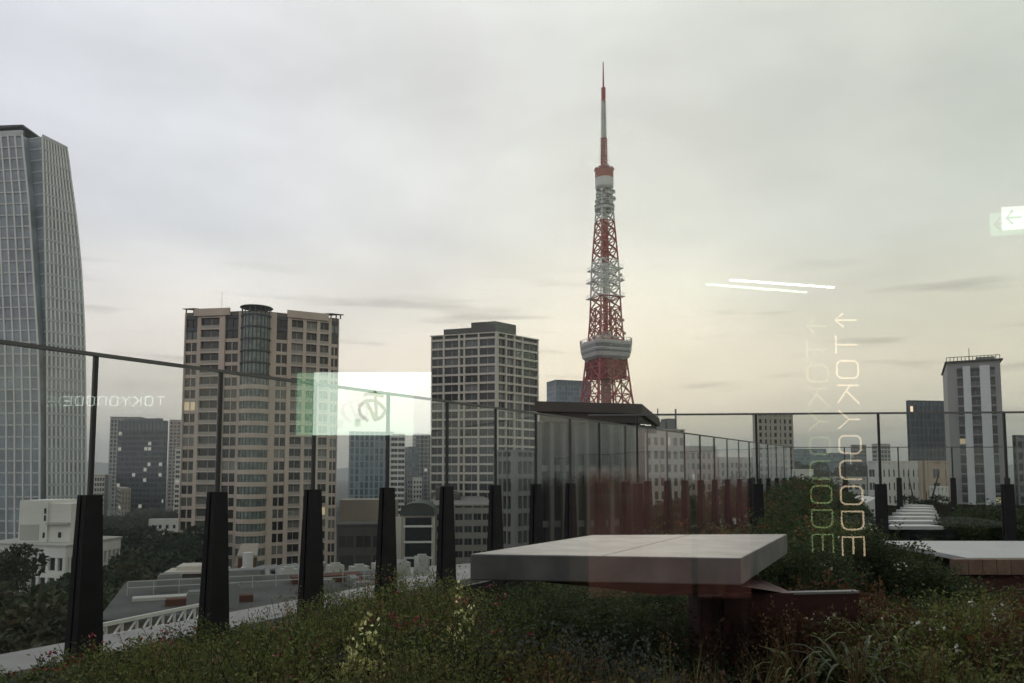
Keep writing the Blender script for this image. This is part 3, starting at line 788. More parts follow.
def banded():
    e, Rl, Ll, Ht = corner_building('office_building', 'low block with a rounded dark roof and thin white floor bands', 'building', 402, 504, 170, 396, 433, 4)
    c = MB(); c.box(0, Rl, 0, Ll, 0, Ht-2.5); c.box(-2.2, -.02, -.5, 2.5, 0, Ht-3); c.build('wall', wall_greybrown, e)
    g_ = MB(); g_.box(.8, Rl-.3, -.25, -.01, 1, Ht-3); g_.build('glass_facade', w_dark, e)
    for k in range(6):
        b = MB(); z = Ht-5.2-k*3.5; b.box(.4, Rl, -.5, -.26, z, z+.45); b.build('floor_band', wall_white, e)
    rf = MB(); n = 8
    pts = [(Rl/2 - (Rl/2+.4)*math.cos(math.pi*i/n), Ht-2.5+2.8*math.sin(math.pi*i/n)**.6 if 0 < i < n else Ht-2.5) for i in range(n+1)]
    for (x0, z0), (x1, z1) in zip(pts, pts[1:]): rf.hexa([(x0, -.7, z0-.3), (x1, -.7, z1-.3), (x1, Ll, z1-.3), (x0, Ll, z0-.3), (x0, -.7, z0), (x1, -.7, z1), (x1, Ll, z1), (x0, Ll, z0)])
    rf.poly([(x, -.6, z) for x, z in pts]); rf.build('roof', mat('roof_green', (.035, .045, .042), .6, .2, .5), e)
banded()
G('apartment_building', 'grey low-rise with long balcony rows, right of the rounded dark roof', 'apartment building',
  436, 506, 190, 428, 500, 6, fh=3.1, bl=2, br=7, wall=wall_darkbrown, frame=mat('balcony_grey', (.24, .225, .205), .8, .12, .3), glass=w_dark, pier=.45, slab=1.5, proud=.6,
  roofbox=[(.0, .16, .1, .5, 4.0), (.22, .45, .1, .4, 2.2)])
G('office_tower', 'far blue glass tower seen left of the lattice tower legs', 'office tower',
  556, 380, 620, 547, 590, 20, fh=4.0, bl=4, br=12, wall=steel_blue, frame=mat('far_blue_frame', (.16, .20, .25), .5, .1, .2), glass=w_blue, pier=.45, slab=.7, top=5)
# stepped balconies block behind the first fins
G('apartment_building', 'dim block with white balcony fronts behind the glass fence left of the pillared hall', 'apartment building',
  514, 452, 130, 496, 534, 55, fh=3.0, bl=4, br=4, wall=wall_darkbrown, frame=mat('balc_pale', (.20, .20, .195), .8, .1, .3), glass=w_dark, pier=.3, slab=.8, proud=.8)

# pillared hall with a thick flat roof in front of the lattice tower
def hall():
    e, Rl, Ll, Ht = corner_building('pillared_hall', 'grey hall with tall close-set pillars and a thick flat roof below the lattice tower', 'building', 636, 405, 62, 541, 649, 68, ends=(402.5, 415))
    # faces: 'l' runs back to the left, seen broadside
    e2 = e
    core = MB(); fp(core, 1.4, Rl+6, 1.4, Ll, 0, Ht-1.5); core.build('wall', mat('hall_core', (.05, .05, .052), .6, .2, .3), e)
    rf = MB(); fp(rf, -.6, Rl+6, -.6, Ll+.4, Ht-.75, Ht+.05); fp(rf, -.2, Rl+6, -.2, Ll+.1, Ht-1.5, Ht-.752); rf.build('roof', mat('hall_roof', (.085, .072, .066), .8, .15, .4), e)
    ps = mat('pillar_stone', (.12, .112, .105), .7, .15, .6, streak=True)
    fl_, fr_ = face_map('l', Rl, Ll), face_map('r', Rl, Ll)
    n = int(Ll/0.95)
    for i in range(n+1):
        p = MB(); t = Ll*i/n; fbox(p, fl_, t-.15, t+.15, -.9, -.3, 0, Ht-1.5); p.build('pillar', ps, e)
    for i in range(1, int(Rl/.95)):
        p = MB(); t = i*.95; fbox(p, fr_, t-.15, t+.15, -.9, -.3, 0, Ht-1.5); p.build('pillar', ps, e)
    g_ = MB(); fbox(g_, fl_, .5, Ll, -1.3, -1.2, 0, Ht-1.5); g_.build('glass_facade', w_dark, e)
    for z in (Ht-5.5, Ht-10, Ht-14.5):
        b = MB(); fbox(b, fl_, .6, Ll, -1.18, -.95, z, z+.5); b.build('floor_band', wall_grey, e)
hall()

# right half, beyond the long fence
G('office_block', 'grey block with roof machinery and thin masts right of the pillared hall', 'office block',
  652, 430, 200, 640, 684, 18, fh=3.6, bl=2, br=5, wall=wall_grey, frame=wall_offwhite, glass=w_dark, pier=.8, slab=1.5, roofbox=[(.1, .5, .2, .7, 2.4), (.55, .8, .2, .7, 3.3), (.86, .9, .3, .35, 6), (.3, .32, .3, .35, 6)])
G('apartment_block', 'pinkish grey block right of the block with roof machinery', 'apartment block',
  690, 447, 240, 684, 716, 14, fh=3.3, bl=2, br=5, wall=wall_pink, glass=w_dark, pier=.8, slab=1.4)
G('apartment_block', 'pale low block behind the fence left of the tall beige slab', 'apartment block',
  720, 458, 300, 716, 752, 14, fh=3.3, bl=2, br=7, wall=wall_offwhite, glass=w_dark, pier=1.0, slab=1.4)
G('apartment_tower', 'tall beige slab block standing above the corner of the glass fence', 'apartment tower',
  757, 415, 330, 753, 792.5, 12, fh=3.0, bl=2, br=[0, .16, .3, .42, .58, .7, .84, 1], wall=wall_tan, frame=mat('slab_beige', (.40, .36, .30), .8, .1, .3, streak=True), glass=w_dark, pier=1.5, slab=1.1, proud=.3)
G('apartment_block', 'low white block with small windows just right of the tall beige slab', 'apartment block',
  796, 470, 260, 788, 813, 20, fh=3.0, bl=2, br=5, wall=wall_white, glass=w_dark, pier=1.1, slab=1.5, proud=.2)
G('office_block', 'wide blue green glass block far away right of the tall beige slab', 'office block',
  800, 449, 900, 794, 826, 14, fh=4.2, bl=2, br=8, wall=steel_blue, frame=mat('teal_frame', (.12, .17, .18), .5, .1, .2), glass=w_blue, pier=.6, slab=1.2)
G('office_block', 'second blue green glass block, lower, behind the outer fence', 'office block',
  827, 453, 940, 824, 850, 14, fh=4.2, bl=2, br=8, wall=steel_blue, frame=MATS['teal_frame'], glass=w_blue, pier=.6, slab=1.2)
G('office_block', 'slim dark tower on the horizon left of the white office building', 'office block',
  853, 445, 800, 851, 866, 14, fh=4, bl=1, br=4, wall=steel_blue, frame=wall_grey, glass=w_dark, pier=.6, slab=1.2)
G('office_block', 'grey tower on the horizon left of the dark glass tower', 'office block',
  877, 444, 700, 872, 890, 14, fh=4, bl=1, br=4, wall=wall_grey, frame=wall_offwhite, glass=w_dark, pier=.9, slab=1.2)
G('apartment_building', 'low grey block with balconies at the far side of the roof garden', 'apartment building',
  820, 478, 230, 806, 866, 12, fh=3.1, bl=3, br=7, wall=wall_tan, frame=wall_offwhite, glass=w_dark, pier=.8, slab=1.4)
G('office_building', 'white office building with square windows left of the striped tower', 'office building',
  876, 462, 200, 868, 920, 10, fh=3.5, bl=1, br=9, wall=wall_white, frame=wall_white, glass=w_dark, pier=1.0, slab=1.6, proud=.2)
G('office_building', 'peach coloured stone building with a dark recess beside the white office building', 'office building',
  921, 462, 192, 919, 948, 8, fh=3.5, bl=1, br=[0, .12, .3, .75, 1], wall=mat('peach_stone', (.50, .39, .30), .8, .08, .3), frame=MATS['peach_stone'], glass=w_dark, pier=1.6, slab=1.3, proud=.3)
G('office_tower', 'dark blue glass tower behind the striped white tower', 'office tower',
  909, 401, 360, 906.5, 950, 10, fh=3.6, bl=1, br=10, wall=steel_blue, frame=mat('dark_tower_frame', (.06, .075, .09), .5, .1, .2), glass=winmat('window_navy', (.045, .06, .085), (.09, .11, .14), .01), pier=.6, slab=.9, proud=.3, top=2)
G('house', 'small white house block in front of the peach coloured stone building', 'house',
  935, 488, 150, 931, 947, 10, fh=3.0, bl=1, br=3, wall=wall_white, glass=w_dark, pier=.7, slab=1.2)
G('office_block', 'dark block cut off by the right edge of the photo', 'office block',
  1016, 436, 260, 1013, 1060, 10, fh=3.8, bl=1, br=8, wall=steel_blue, frame=wall_grey, glass=w_dark, pier=.5, slab=1.4)

def striped_tower():
    e, Rl, Ll, Ht = corner_building('apartment_tower', 'grey and white striped tower with dark window columns near the right edge', 'apartment tower', 1000, 360, 250, 946.5, 1013, 62)
    c = MB(); c.box(0, Rl, 0, Ll, 0, Ht); c.build('wall', mat('striped_wall', (.27, .265, .26), .85, .1, .3, streak=True), e)
    fm = face_map('l', Rl, Ll); fr = face_map('r', Rl, Ll)
    # along 'l', t grows to the left in the picture
    wp = MB(); specs = []
    for a, b in ((.12, .22), (.34, .53), (.68, .84)) : pass
    for (a, b) in ((.20, .385), (.56, .70)): fbox(wp, fm, a*Ll, b*Ll, .003, .55, 0, Ht-1.5)
    wp.build('white_strip', mat('strip_white', (.58, .59, .60), .75, .08, .3, streak=True), e)
    bd = MB(); nf = int(Ht/3.3)
    for q in range(nf):
        zt = Ht-2.6-q*3.3
        if zt < 4: break
        for (a, b, w) in ((.105, .195, 0), (.39, .555, 1), (.705, .81, 0)):
            specs.append(('l', fm, a*Ll, b*Ll, zt-2.3, zt-.5, .06))
            fbox(bd, fm, a*Ll, b*Ll, .003, .42 if w else .25, zt-.5, zt+.45)
        specs.append(('r', fr, .3*Rl, .7*Rl, zt-2.3, zt-.5, .06))
    bd.build('floor_band', wall_darkbrown, e); add_windows(e, specs, winmat('window_striped', (.03, .034, .038), (.10, .11, .12), .05, litst=.3), wall_grey, 100)
    r = MB(); r.box(-.8, Rl+.5, -.8, Ll+.5, Ht, Ht+.5); r.build('roof', wall_darkbrown, e)
    rl = MB()
    for k in range(15):
        t = Ll*k/14; rl.box(.2, .4, t-.1, t+.1, Ht+.5, Ht+1.8)
    rl.box(.2, .4, 0, Ll, Ht+1.8, Ht+2.0); rl.build('roof_rail', dark_metal, e)
    b = MB(); b.box(Rl*.2, Rl*.9, Ll*.05, Ll*.4, Ht+.5, Ht+2.4); b.box(2, 3, Ll*.55, Ll*.56, Ht+.5, Ht+5); b.build('rooftop_plant', wall_grey, e)
striped_tower()

# --- roofs just below the ledge
def lower_roofs():
    e = empty('roof_terrace', (P(150, 600, 48).x, 48, GZ), R(22), 'lower flat roof with pale and rust coloured strips beyond the ledge', 'roof')
    zt = P(150, 600, 48).z - GZ
    b = MB(); b.box(-2, 16, -6, 9, 0, zt-.3); b.build('wall', wall_brown, e)
    r = MB(); r.box(-2.2, 16.2, -6.2, 9.2, zt-.3, zt); r.build('roof', mat('roof_grey', (.10, .10, .098), .9, .25, .4), e)
    s = MB(); s.box(9, 14, 3.4, 5.0, zt, zt+.5); s.build('roof_strip', brick, e)
    s = MB(); s.box(1, 6, -3.0, -2.2, zt, zt+.4); s.build('roof_strip', brick, e)
    s = MB(); s.box(-1, 4.5, -.4, .6, zt, zt+.2); s.build('roof_strip', wall_offwhite, e)
    s = MB(); s.box(3, 7, 6.6, 8, zt, zt+.8); s.build('roof_screen', wall_grey, e)
    for (x, y, w, d, h) in ((2.2, -4.6, 1.2, .9, .9), (4.4, -4.9, .7, .7, 1.3), (9.5, -1.2, 1.8, 1.0, .7), (9.8, .6, .9, .9, 1.1), (12.2, -4, 1.5, 1.2, .8), (.2, 3.4, 1.5, 1.1, 1.0), (12.6, .4, .8, 2.2, .5)):
        u = MB(); u.box(x, x+w, y, y+d, zt, zt+h); u.box(x+.1, x+w-.1, y+.1, y+d-.1, zt+h, zt+h+.12); u.build('vent_box', wall_grey, e)
    for y in (2.4,):
        u = MB(); u.bar((-1.5, y, zt+.5), (15.5, y, zt+.5), .06); u.bar((-1.5, y, zt+.9), (15.5, y, zt+.9), .06)
        for k in range(12): u.bar((-1.5+17*k/11, y, zt), (-1.5+17*k/11, y, zt+.9), .05)
        u.build('guard_rail', wall_offwhite, e)
    e2, Rl, Ll, Ht = corner_building('podium_building', 'dark glazed podium at the foot of the beige tower with a pale roof edge', 'building', 168, 574, 120, 160, 222, 12)
    b = MB(); b.box(0, Rl, 0, Ll, 0, Ht); b.build('wall', wall_darkbrown, e2)
    for k in range(3):
        w = MB(); w.box(.6+k*Rl/3, (k+1)*Rl/3-.4, -.12, -.02, Ht-3.2, Ht-.8); w.build('window', w_mid, e2)
    b = MB(); b.box(-.5, Rl+.5, -.5, Ll, Ht, Ht+.35); b.box(1, Rl-1, 1, 6, Ht+.35, Ht+1.0); b.build('roof', wall_greybrown, e2)
    e3, Rl, Ll, Ht = corner_building('stair_tower', 'dark red brick block standing in front of the beige tower', 'building', 238, 558, 95, 232, 256, 18)
    b = MB(); b.box(0, Rl, 0, Ll, 0, Ht); b.build('wall', brick, e3)
    b = MB(); b.box(-.15, Rl+.15, -.15, Ll+.15, Ht, Ht+.3); b.box(-.5, -.02, .1, Ll, 0, Ht-1); b.build('roof', wall_tan, e3)
    # plaza roof with equipment
    e4 = empty('roof_terrace', (P(280, 600, 62).x, 62, GZ), R(30), 'pale flat roof crowded with pipes and cooling units in front of the beige tower', 'roof')
    zt = P(280, 596, 62).z - GZ
    b = MB(); b.box(-4, 26, -6, 10, 0, zt); b.build('wall', wall_grey, e4)
    b = MB(); b.box(-4.2, 26.2, -6.2, 10.2, zt, zt+.25); b.build('roof', mat('roof_pale', (.36, .355, .34), .9, .2, .5), e4)
    zt += .25
    px0 = MB()
    for k in range(7):
        px0.tube([(-2+k*.9, 3+.2*k, zt+.2), (-1.6+k*.9, 6, zt+1.1), (.5+k*.9, 8, zt+1.2)], .22, 7)
    px0.build('pipe', mid_metal, e4)
    p2 = MB(); p2.tube([(-3.2, 0, zt), (-3.2, 0, zt+1.6), (-2.6, 0, zt+2.2), (-2.6, 0, zt+3.4)], .42, 8); p2.build('duct', mat('duct_white', (.55, .55, .54), .5, .1, 1), e4)
    rp = [o_ for o_ in ()]
    for i, (x, y, h, w) in enumerate([(1, 3.5, 1.4, 1.3), (3, 3.6, 1.2, 1.5), (5.1, 3.4, 1.5, 1.3), (7.3, 3.8, 1.2, 1.6), (9.4, 3.6, 1.4, 1.3), (11.8, 4.2, 1.3, 1.3), (14, 4.3, 1.7, 1.1)]):
        u = MB(); u.box(x, x+w, y, y+1.2, zt, zt+h); u.lathe([(.42, zt+h), (.46, zt+h+.18), (.3, zt+h+.2), (.3, zt+h+.02)], 12, (x+w/2, y+.6)); u.build('cooling_unit', wall_offwhite, e4)
lower_roofs()

# ------------------------------------------------------------------ haze
def haze():
    m = bpy.data.materials.new('haze'); m.use_nodes = True; t = m.node_tree; t.nodes.clear()
    o = t.nodes.new('ShaderNodeOutputMaterial'); v = t.nodes.new('ShaderNodeVolumePrincipled')
    v.inputs['Color'].default_value = (0.86, 0.9, 0.95, 1); v.inputs['Density'].default_value = 0.00022; v.inputs['Anisotropy'].default_value = 0.2
    t.links.new(v.outputs[0], o.inputs['Volume'])
    b = MB(); b.box(-9100, 9100, -3100, 9100, GZ-1, 330)
    tag(b.build('haze', m), kind='stuff')
USE_HAZE = True
if USE_HAZE: haze()

#==PART2==
# ------------------------------------------------------------------ roof garden
FA, FB = Vector((-3.47, 6.2, 0)), Vector((10.7, 28.8, 0))     # near and far end of the long glass fence
FU = (FB-FA).normalized(); FN = Vector((-FU.y, FU.x, 0))      # FN points out over the city
SP = (FB-FA).length/22
def off(p, d): return p + FN*d

def ground_h(x, y):
    """height of the planted soil"""
    x = np.asarray(x, float); y = np.asarray(y, float)
    right = np.clip((x+0.5)/3.5, 0, 1)
    far = np.clip((y-11)/5, 0, 1)
    h = -0.05 + 0.12*right + far*0.50*np.clip(1.6-np.abs(x/np.maximum(y, 1)-0.41)/0.055, 0, 1) + 0.05*np.sin(x*1.3+1)*np.cos(y*0.9)
    return h
soil = MB()
xs = np.linspace(-9, 34, 90); ys = np.linspace(1.3, 34, 80)
def inside(x, y):    # on the garden side of the long fence
    return (Vector((x, y, 0))-FA).dot(FN) < -0.42
hh = ground_h(xs[:, None], ys[None, :])
vid = {}
for i in range(90):
    for j in range(80):
        vid[i, j] = len(soil.v); p = Vector((xs[i], ys[j], 0)); d = (p-FA).dot(FN)
        if d > -0.42: p = p - FN*(d+0.42)
        soil.v.append((p.x, p.y, float(hh[i, j])))
for i in range(89):
    for j in range(79):
        if inside(xs[i], ys[j]) or inside(xs[i+1], ys[j]) :
            soil.f.append((vid[i, j], vid[i+1, j], vid[i+1, j+1], vid[i, j+1])); soil.mi.append(0)
tag(soil.build('soil', mat('soil', (0.022, 0.019, 0.014), 1.0, 0.4, 3.0, bump=0.6, spec=0.0), smooth=True), kind='structure')

# roof slab under the garden, dark channel and pale ledge outside the fence
def along(o0, o1, z0, z1, s0=-9.0, s1=27.5, m=0, mb=None):
    mb = mb or MB(); a, b = FA+FU*s0, FA+FU*s1
    q = [off(a, o0), off(b, o0), off(b, o1), off(a, o1)]
    return mb.hexa([(p.x, p.y, z0) for p in q] + [(p.x, p.y, z1) for p in q])
tag(along(-0.42, 0.30, -1.2, -0.34).build('gutter', mat('gutter', (0.03, 0.03, 0.032), 0.8, 0.25, 2.0)), kind='structure')
lg = along(0.30, 1.02, -0.28, -0.06, s1=9.5)
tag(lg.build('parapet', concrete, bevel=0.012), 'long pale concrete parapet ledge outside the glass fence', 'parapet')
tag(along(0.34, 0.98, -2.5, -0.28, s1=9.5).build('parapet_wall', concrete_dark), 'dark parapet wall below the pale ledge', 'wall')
tag(along(-0.45, -0.421, -0.34, 0.03).build('planter_edge', dark_metal), 'dark metal edging between the planting and the fence foot', 'edging')

fence_glass = glassmat('fence_glass', (0.93, 0.945, 0.94), boost=0.03, rough=0.0)
def fence(name, label, p0, p1, n, zt, fin_w, fin_h, fin_deep, skip=(), cut=0.0):
    d = (p1-p0); ln = d.length; u = d.normalized(); nrm = Vector((-u.y, u.x, 0)); st = ln/n
    e = empty(name, p0, math.atan2(u.y, u.x), label, 'glass fence')
    r = MB(); r.box(cut, ln, -0.022, 0.022, zt-0.03, zt); r.build('top_rail', mid_rail, e)
    fin = MB(); w0, w1 = fin_w
    # tapering fin, thicker at its foot, drawn as two cheeks with the post between them
    for s in (-1, 1):
        y0, y1 = s*0.012, s*fin_deep[0]; yt = s*fin_deep[1]
        fin.hexa([(-w0, min(y0, y1), -0.34), (w0, min(y0, y1), -0.34), (w0, max(y0, y1), -0.34), (-w0, max(y0, y1), -0.34),
                  (-w1, min(y0, yt), fin_h), (w1, min(y0, yt), fin_h), (w1, max(y0, yt), fin_h), (-w1, max(y0, yt), fin_h)])
    fin.box(-w1*.5, w1*.5, -0.0115, 0.0115, -0.34, fin_h-0.03)
    me = fin.mesh('base_fin', fin_metal)
    po = MB(); po.box(-0.017, 0.017, -0.016, 0.016, fin_h-.3, zt-0.031); pm = po.mesh('post', dark_metal)
    pg = MB(); pg.box(0.03, st-0.03, -0.006, 0.006, 0.16, zt-0.032); gm = pg.mesh('glass_panel', fence_glass)
    for k in range(n+1):
        if k in skip: continue
        o = bpy.data.objects.new('post', pm); COL.objects.link(o); o.parent = e; o.location = (k*st, 0, 0)
        f = bpy.data.objects.new('base_fin', me); COL.objects.link(f); f.parent = o
    for k in range(n):
        if cut and k == 0:
            pc = MB(); pc.box(cut, st-0.03, -0.006, 0.006, 0.16, zt-0.032); pc.build('glass_panel', fence_glass, e); continue
        o = bpy.data.objects.new('glass_panel', gm); COL.objects.link(o); o.parent = e; o.location = (k*st, 0, 0); o.rotation_euler = (R(random.uniform(-.25, .25)), 0, R(random.uniform(-.35, .35)))
    return e
mid_rail = mat('rail_metal', (0.13, 0.125, 0.125), 0.4, 0.1, 3)
fence('glass_fence', 'long glass fence on tapering dark fins running from the left edge into the distance', FA-FU*SP, FB, 23, 2.5, (0.12, 0.07), 1.32, (0.10, 0.062), )
IA = Vector(P(521, 416, 12.86)); IB = Vector(P(1133, 411.5, 12.0)); IA.z = IB.z = 0
fence('glass_fence', 'shorter glass fence crossing the garden on slim dark posts in front of the flower bank', IA, IB, 5, 2.5, (0.085, 0.08), 1.32, (0.06, 0.05), skip=(0,), cut=1.15)
fence('glass_fence', 'far glass fence closing the garden in front of the white office building', FB, Vector((29, 28.4, 0)), 9, 2.5, (0.085, 0.075), 1.32, (0.07, 0.055), skip=(0,))

# --- floating slab table on its dark red pedestal
def slab():
    zt = 0.95; th = 0.175
    def atz(px, py, z):
        r = ray(px, py); return EYE + r*((z-1.5)/r.z)
    fl, fr, br, bl = atz(470, 554, zt), atz(741, 558, zt), atz(787, 534, zt), atz(592, 535, zt)
    c = (fl+fr+br+bl)/4
    e = empty('slab_table', (c.x, c.y, 0), 0, 'wide thick pale stone slab floating over the flower bed on a dark red pedestal', 'table')
    q = [p-Vector((c.x, c.y, 0)) for p in (fl, fr, br, bl)]
    b = MB(); b.hexa([(p.x, p.y, zt-th) for p in q] + [(p.x, p.y, zt) for p in q]); b.build('slab_top', slab_stone, e, bevel=0.008)
    j = MB(); m0, m1 = (q[0]+q[1])/2, (q[3]+q[2])/2; k_ = Vector((.003, 0, 0))
    j.hexa([(p.x, p.y, zt-.001) for p in (m0-k_, m0+k_, m1+k_, m1-k_)] + [(p.x, p.y, zt+.0012) for p in (m0-k_, m0+k_, m1+k_, m1-k_)]); j.build('joint', concrete_dark, e)
    ped = MB(); cx, cy = .42, -.05
    ped.hexa([(cx-.06, cy-.62, -.3), (cx+.42, cy-.62, -.3), (cx+.42, cy+.45, -.3), (cx-.06, cy+.45, -.3), (cx-.06, cy-.62, zt-th-.1), (cx+.42, cy-.62, zt-th-.1), (cx+.42, cy+.45, zt-th-.1), (cx-.06, cy+.45, zt-th-.1)])
    ped.build('pedestal', red_metal, e)
    w = MB()   # wedge bracket under the slab
    w.hexa([(cx-.5, cy-.55, zt-th-.12), (cx+.45, cy-.55, zt-th-.12), (cx+.45, cy+.6, zt-th-.12), (cx-.5, cy+.6, zt-th-.12),
            (q[0].x+.25, q[0].y+.12, zt-th-.002), (q[1].x-.1, q[1].y+.12, zt-th-.002), (q[2].x-.2, q[2].y-.1, zt-th-.002), (q[3].x+.2, q[3].y-.1, zt-th-.002)])
    w.build('bracket', red_metal, e)
slab_stone = mat('slab_stone', (0.185, 0.18, 0.177), 0.55, 0.35, 4.5, bump=0.12)
red_metal = mat('red_metal', (0.07, 0.022, 0.022), 0.6, 0.2, 2.0)
slab()

# --- planter with a pale rim right of the slab, and the dark box in the flowers
def planter():
    zt = 0.66
    def atz(px, py, z):
        r = ray(px, py); return EYE + r*((z-1.5)/r.z)
    a, b = atz(700, 595, zt), atz(858, 591.5, zt)
    e = empty('planter', (a.x, a.y, 0), math.atan2((b-a).y, (b-a).x), 'dark red planter with a thin pale rim right of the slab table', 'planter')
    l = (b-a).length
    w = MB(); w.box(0, l, 0, 0.05, -.2, zt-.012); w.build('side', red_metal, e)
    r = MB(); r.box(-.004, l+.006, -.006, .06, zt-.012, zt+.004); r.build('rim', concrete, e)
planter()
bx = MB(); c = P(372, 640, 4.9)
bx.box(-.28, .10, -.25, .4, -.2, .33)
tag(bx.build('utility_box', mat('box_black', (.012, .012, .012), .95, .2, 4, spec=.1), loc=(c.x, c.y, 0), bevel=.01), 'small black metal box half hidden in the flowers below the yellow blooms', 'utility box')

# --- timber bench with a white top, right
def bench():
    y0 = 8.5
    a = P(951, 557, y0)
    e = empty('bench', (a.x, y0, 0), R(-1), 'long timber fronted bench with a white top at the right edge', 'bench')
    t = MB(); t.box(0.18, 4.0, 0.0, 2.1, .50, .555); t.build('bench_top', mat('bench_white', (.45, .445, .44), .5, .08, 2), e, bevel=.006)
    s = MB()
    for k in range(26): s.box(-.02+k*.155, -.02+k*.155+.148, -.10, -.005, .38, .545)
    s.build('timber_front', mat('timber', (.20, .13, .095), .7, .25, 6, island=.15), e)
    s = MB(); s.box(-.02, 4.0, -.04, .0-.006, .18, .378); s.build('lower_front', mat('timber_red', (.075, .03, .028), .7, .2, 3), e)
    for x in (.4, 2.0, 3.6):
        s = MB(); s.box(x, x+.12, .1, 1.9, -.1, .499); s.build('leg', dark_metal, e)
bench()
pv = MB(); pv.box(4.35, 9.5, 7.75, 8.1, -.05, .13)
tag(pv.build('kerb', concrete, bevel=.01), 'pale kerb stone lying in front of the timber bench', 'kerb')

def daybed():
    a = P(893, 534, 13.4)
    e = empty('slatted_bench', (a.x, 13.4, 0), 0, 'low bench of white slats and dark gaps behind the middle fence post', 'bench')
    w0 = (P(942, 534, 13.4)-a).x
    for k in range(7):
        y = k*1.15
        x0 = P(892+3.6*k, 520, 13.4+y).x - a.x; x1 = P(943-1.5*k, 520, 13.4+y).x - a.x
        s = MB(); s.box(x0, x1, y, y+.46, .50+.012*k, .56+.012*k); s.build('slat', mat('slat_white', (.62, .60, .58), .5, .08, 2), e)
    s = MB()
    s.box(.2, .35, .1, 7.2, -.1, .499); s.box(1.0, 1.2, .1, 7.2, -.1, .499); s.build('frame', dark_metal, e)
daybed()
def wedge():
    a = P(855, 511, 21); s = MB(); b = P(878, 511, 21)-a; t = P(878, 497, 21).z - a.z
    s.hexa([(0, 0, -.6), (b.x, 0, -.6), (b.x+.2, 1.6, -.6), (.2, 1.6, -.6), (0, 0, .05), (b.x, 0, t), (b.x+.2, 1.6, t), (.2, 1.6, .05)])
    tag(s.build('ramp', wall_white, loc=a), 'white sloping wall end behind the flower bank, left of the slatted bench', 'wall')
wedge()

# ------------------------------------------------------------------ plants
def leaf_quads(pos, dirs, ln, wd):
    """diamond leaves: pos (n,3), dirs (n,3) unit, ln, wd (n,) -> verts (n*4,3)"""
    n = len(pos); r = RNG.normal(size=(n, 3)); side = np.cross(dirs, r); side /= np.linalg.norm(side, axis=1, keepdims=True)+1e-9
    ln = ln[:, None]; wd = wd[:, None]
    return np.stack([pos, pos+dirs*ln*.45+side*wd*.5, pos+dirs*ln, pos+dirs*ln*.45-side*wd*.5], 1).reshape(-1, 3)
def quads_mesh(name, parts, mats):
    vs = np.concatenate([p for p, _ in parts]); n = len(vs)//4
    me = bpy.data.meshes.new(name); me.vertices.add(len(vs)); me.vertices.foreach_set('co', vs.astype(np.float32).ravel())
    me.loops.add(len(vs)); me.loops.foreach_set('vertex_index', np.arange(len(vs), dtype=np.int32))
    me.polygons.add(n); me.polygons.foreach_set('loop_start', np.arange(0, len(vs), 4, dtype=np.int32)); me.polygons.foreach_set('loop_total', np.full(n, 4, np.int32))
    me.polygons.foreach_set('material_index', np.concatenate([np.full(len(p)//4, m, np.int32) for p, m in parts]))
    for m in mats: me.materials.append(m)
    me.update(calc_edges=True); me.validate(); return me
def ribbon(p0, p1, w):
    """thin stem quads between arrays of points"""
    d = p1-p0; s = np.cross(d, RNG.normal(size=d.shape)); s /= np.linalg.norm(s, axis=1, keepdims=True)+1e-9; s *= w/2
    return np.stack([p0-s, p0+s, p1+s*.7, p1-s*.7], 1).reshape(-1, 3)
def herb(base, h, spread, stems, leaves, ll, lw, tip=0, tipsize=.02, droop=.25, upl=.5, wob=.12):
    """plants at base (n,3): stems that branch outwards with leaves along them. returns leaf, stem, tip quads"""
    n = len(base); B = np.repeat(base, stems, 0); m = len(B); hs = np.repeat(h, stems)*RNG.uniform(.55, 1.08, m)
    az = RNG.uniform(0, 2*np.pi, m); sp = spread*RNG.uniform(.1, 1, m)*hs
    top = B + np.stack([np.cos(az)*sp, np.sin(az)*sp, hs], 1); mid = (B+top)/2 + RNG.normal(size=(m, 3))*wob*hs[:, None]*[1, 1, .3]
    def curve(t): t = t[:, None]; return (1-t)**2*B[ix] + 2*t*(1-t)*(2*mid[ix]-(B[ix]+top[ix])/2) + t**2*top[ix]
    ix = np.repeat(np.arange(m), leaves); t = RNG.uniform(.18, 1, len(ix))**.8
    p = curve(t); a = RNG.uniform(0, 2*np.pi, len(ix)); d = np.stack([np.cos(a), np.sin(a), RNG.uniform(-droop, upl*2, len(ix))], 1); d /= np.linalg.norm(d, axis=1, keepdims=True)
    p = p + d*RNG.uniform(0, .035, len(ix))[:, None]
    lf = leaf_quads(p, d, ll*RNG.uniform(.6, 1.3, len(ix)), lw*RNG.uniform(.7, 1.3, len(ix)))
    ix = np.arange(m); pts = [curve(np.full(m, q)) for q in (0, .35, .7, 1.0)]
    st = np.concatenate([ribbon(pts[k], pts[k+1], .004) for k in range(3)])
    tp = None
    if tip:
        pick = np.repeat(ix[RNG.random(m) < tip], 5)
        q = top[pick] + RNG.normal(size=(len(pick), 3))*tipsize*.6
        dd = RNG.normal(size=q.shape); dd[:, 2] = abs(dd[:, 2]); dd /= np.linalg.norm(dd, axis=1, keepdims=True)
        tp = leaf_quads(q, dd, np.full(len(pick), tipsize), np.full(len(pick), tipsize*.8))
    return lf, st, tp
lg_green = leafmat('leaf_green', (0.06, 0.085, 0.022), (0.21, 0.24, 0.07), (0.34, 0.32, 0.12))
lg_dark = leafmat('leaf_dark', (0.025, 0.040, 0.016), (0.075, 0.105, 0.04), (0.13, 0.15, 0.065))
lg_grey = leafmat('leaf_grey', (0.07, 0.085, 0.07), (0.16, 0.18, 0.155), (0.24, 0.25, 0.22))
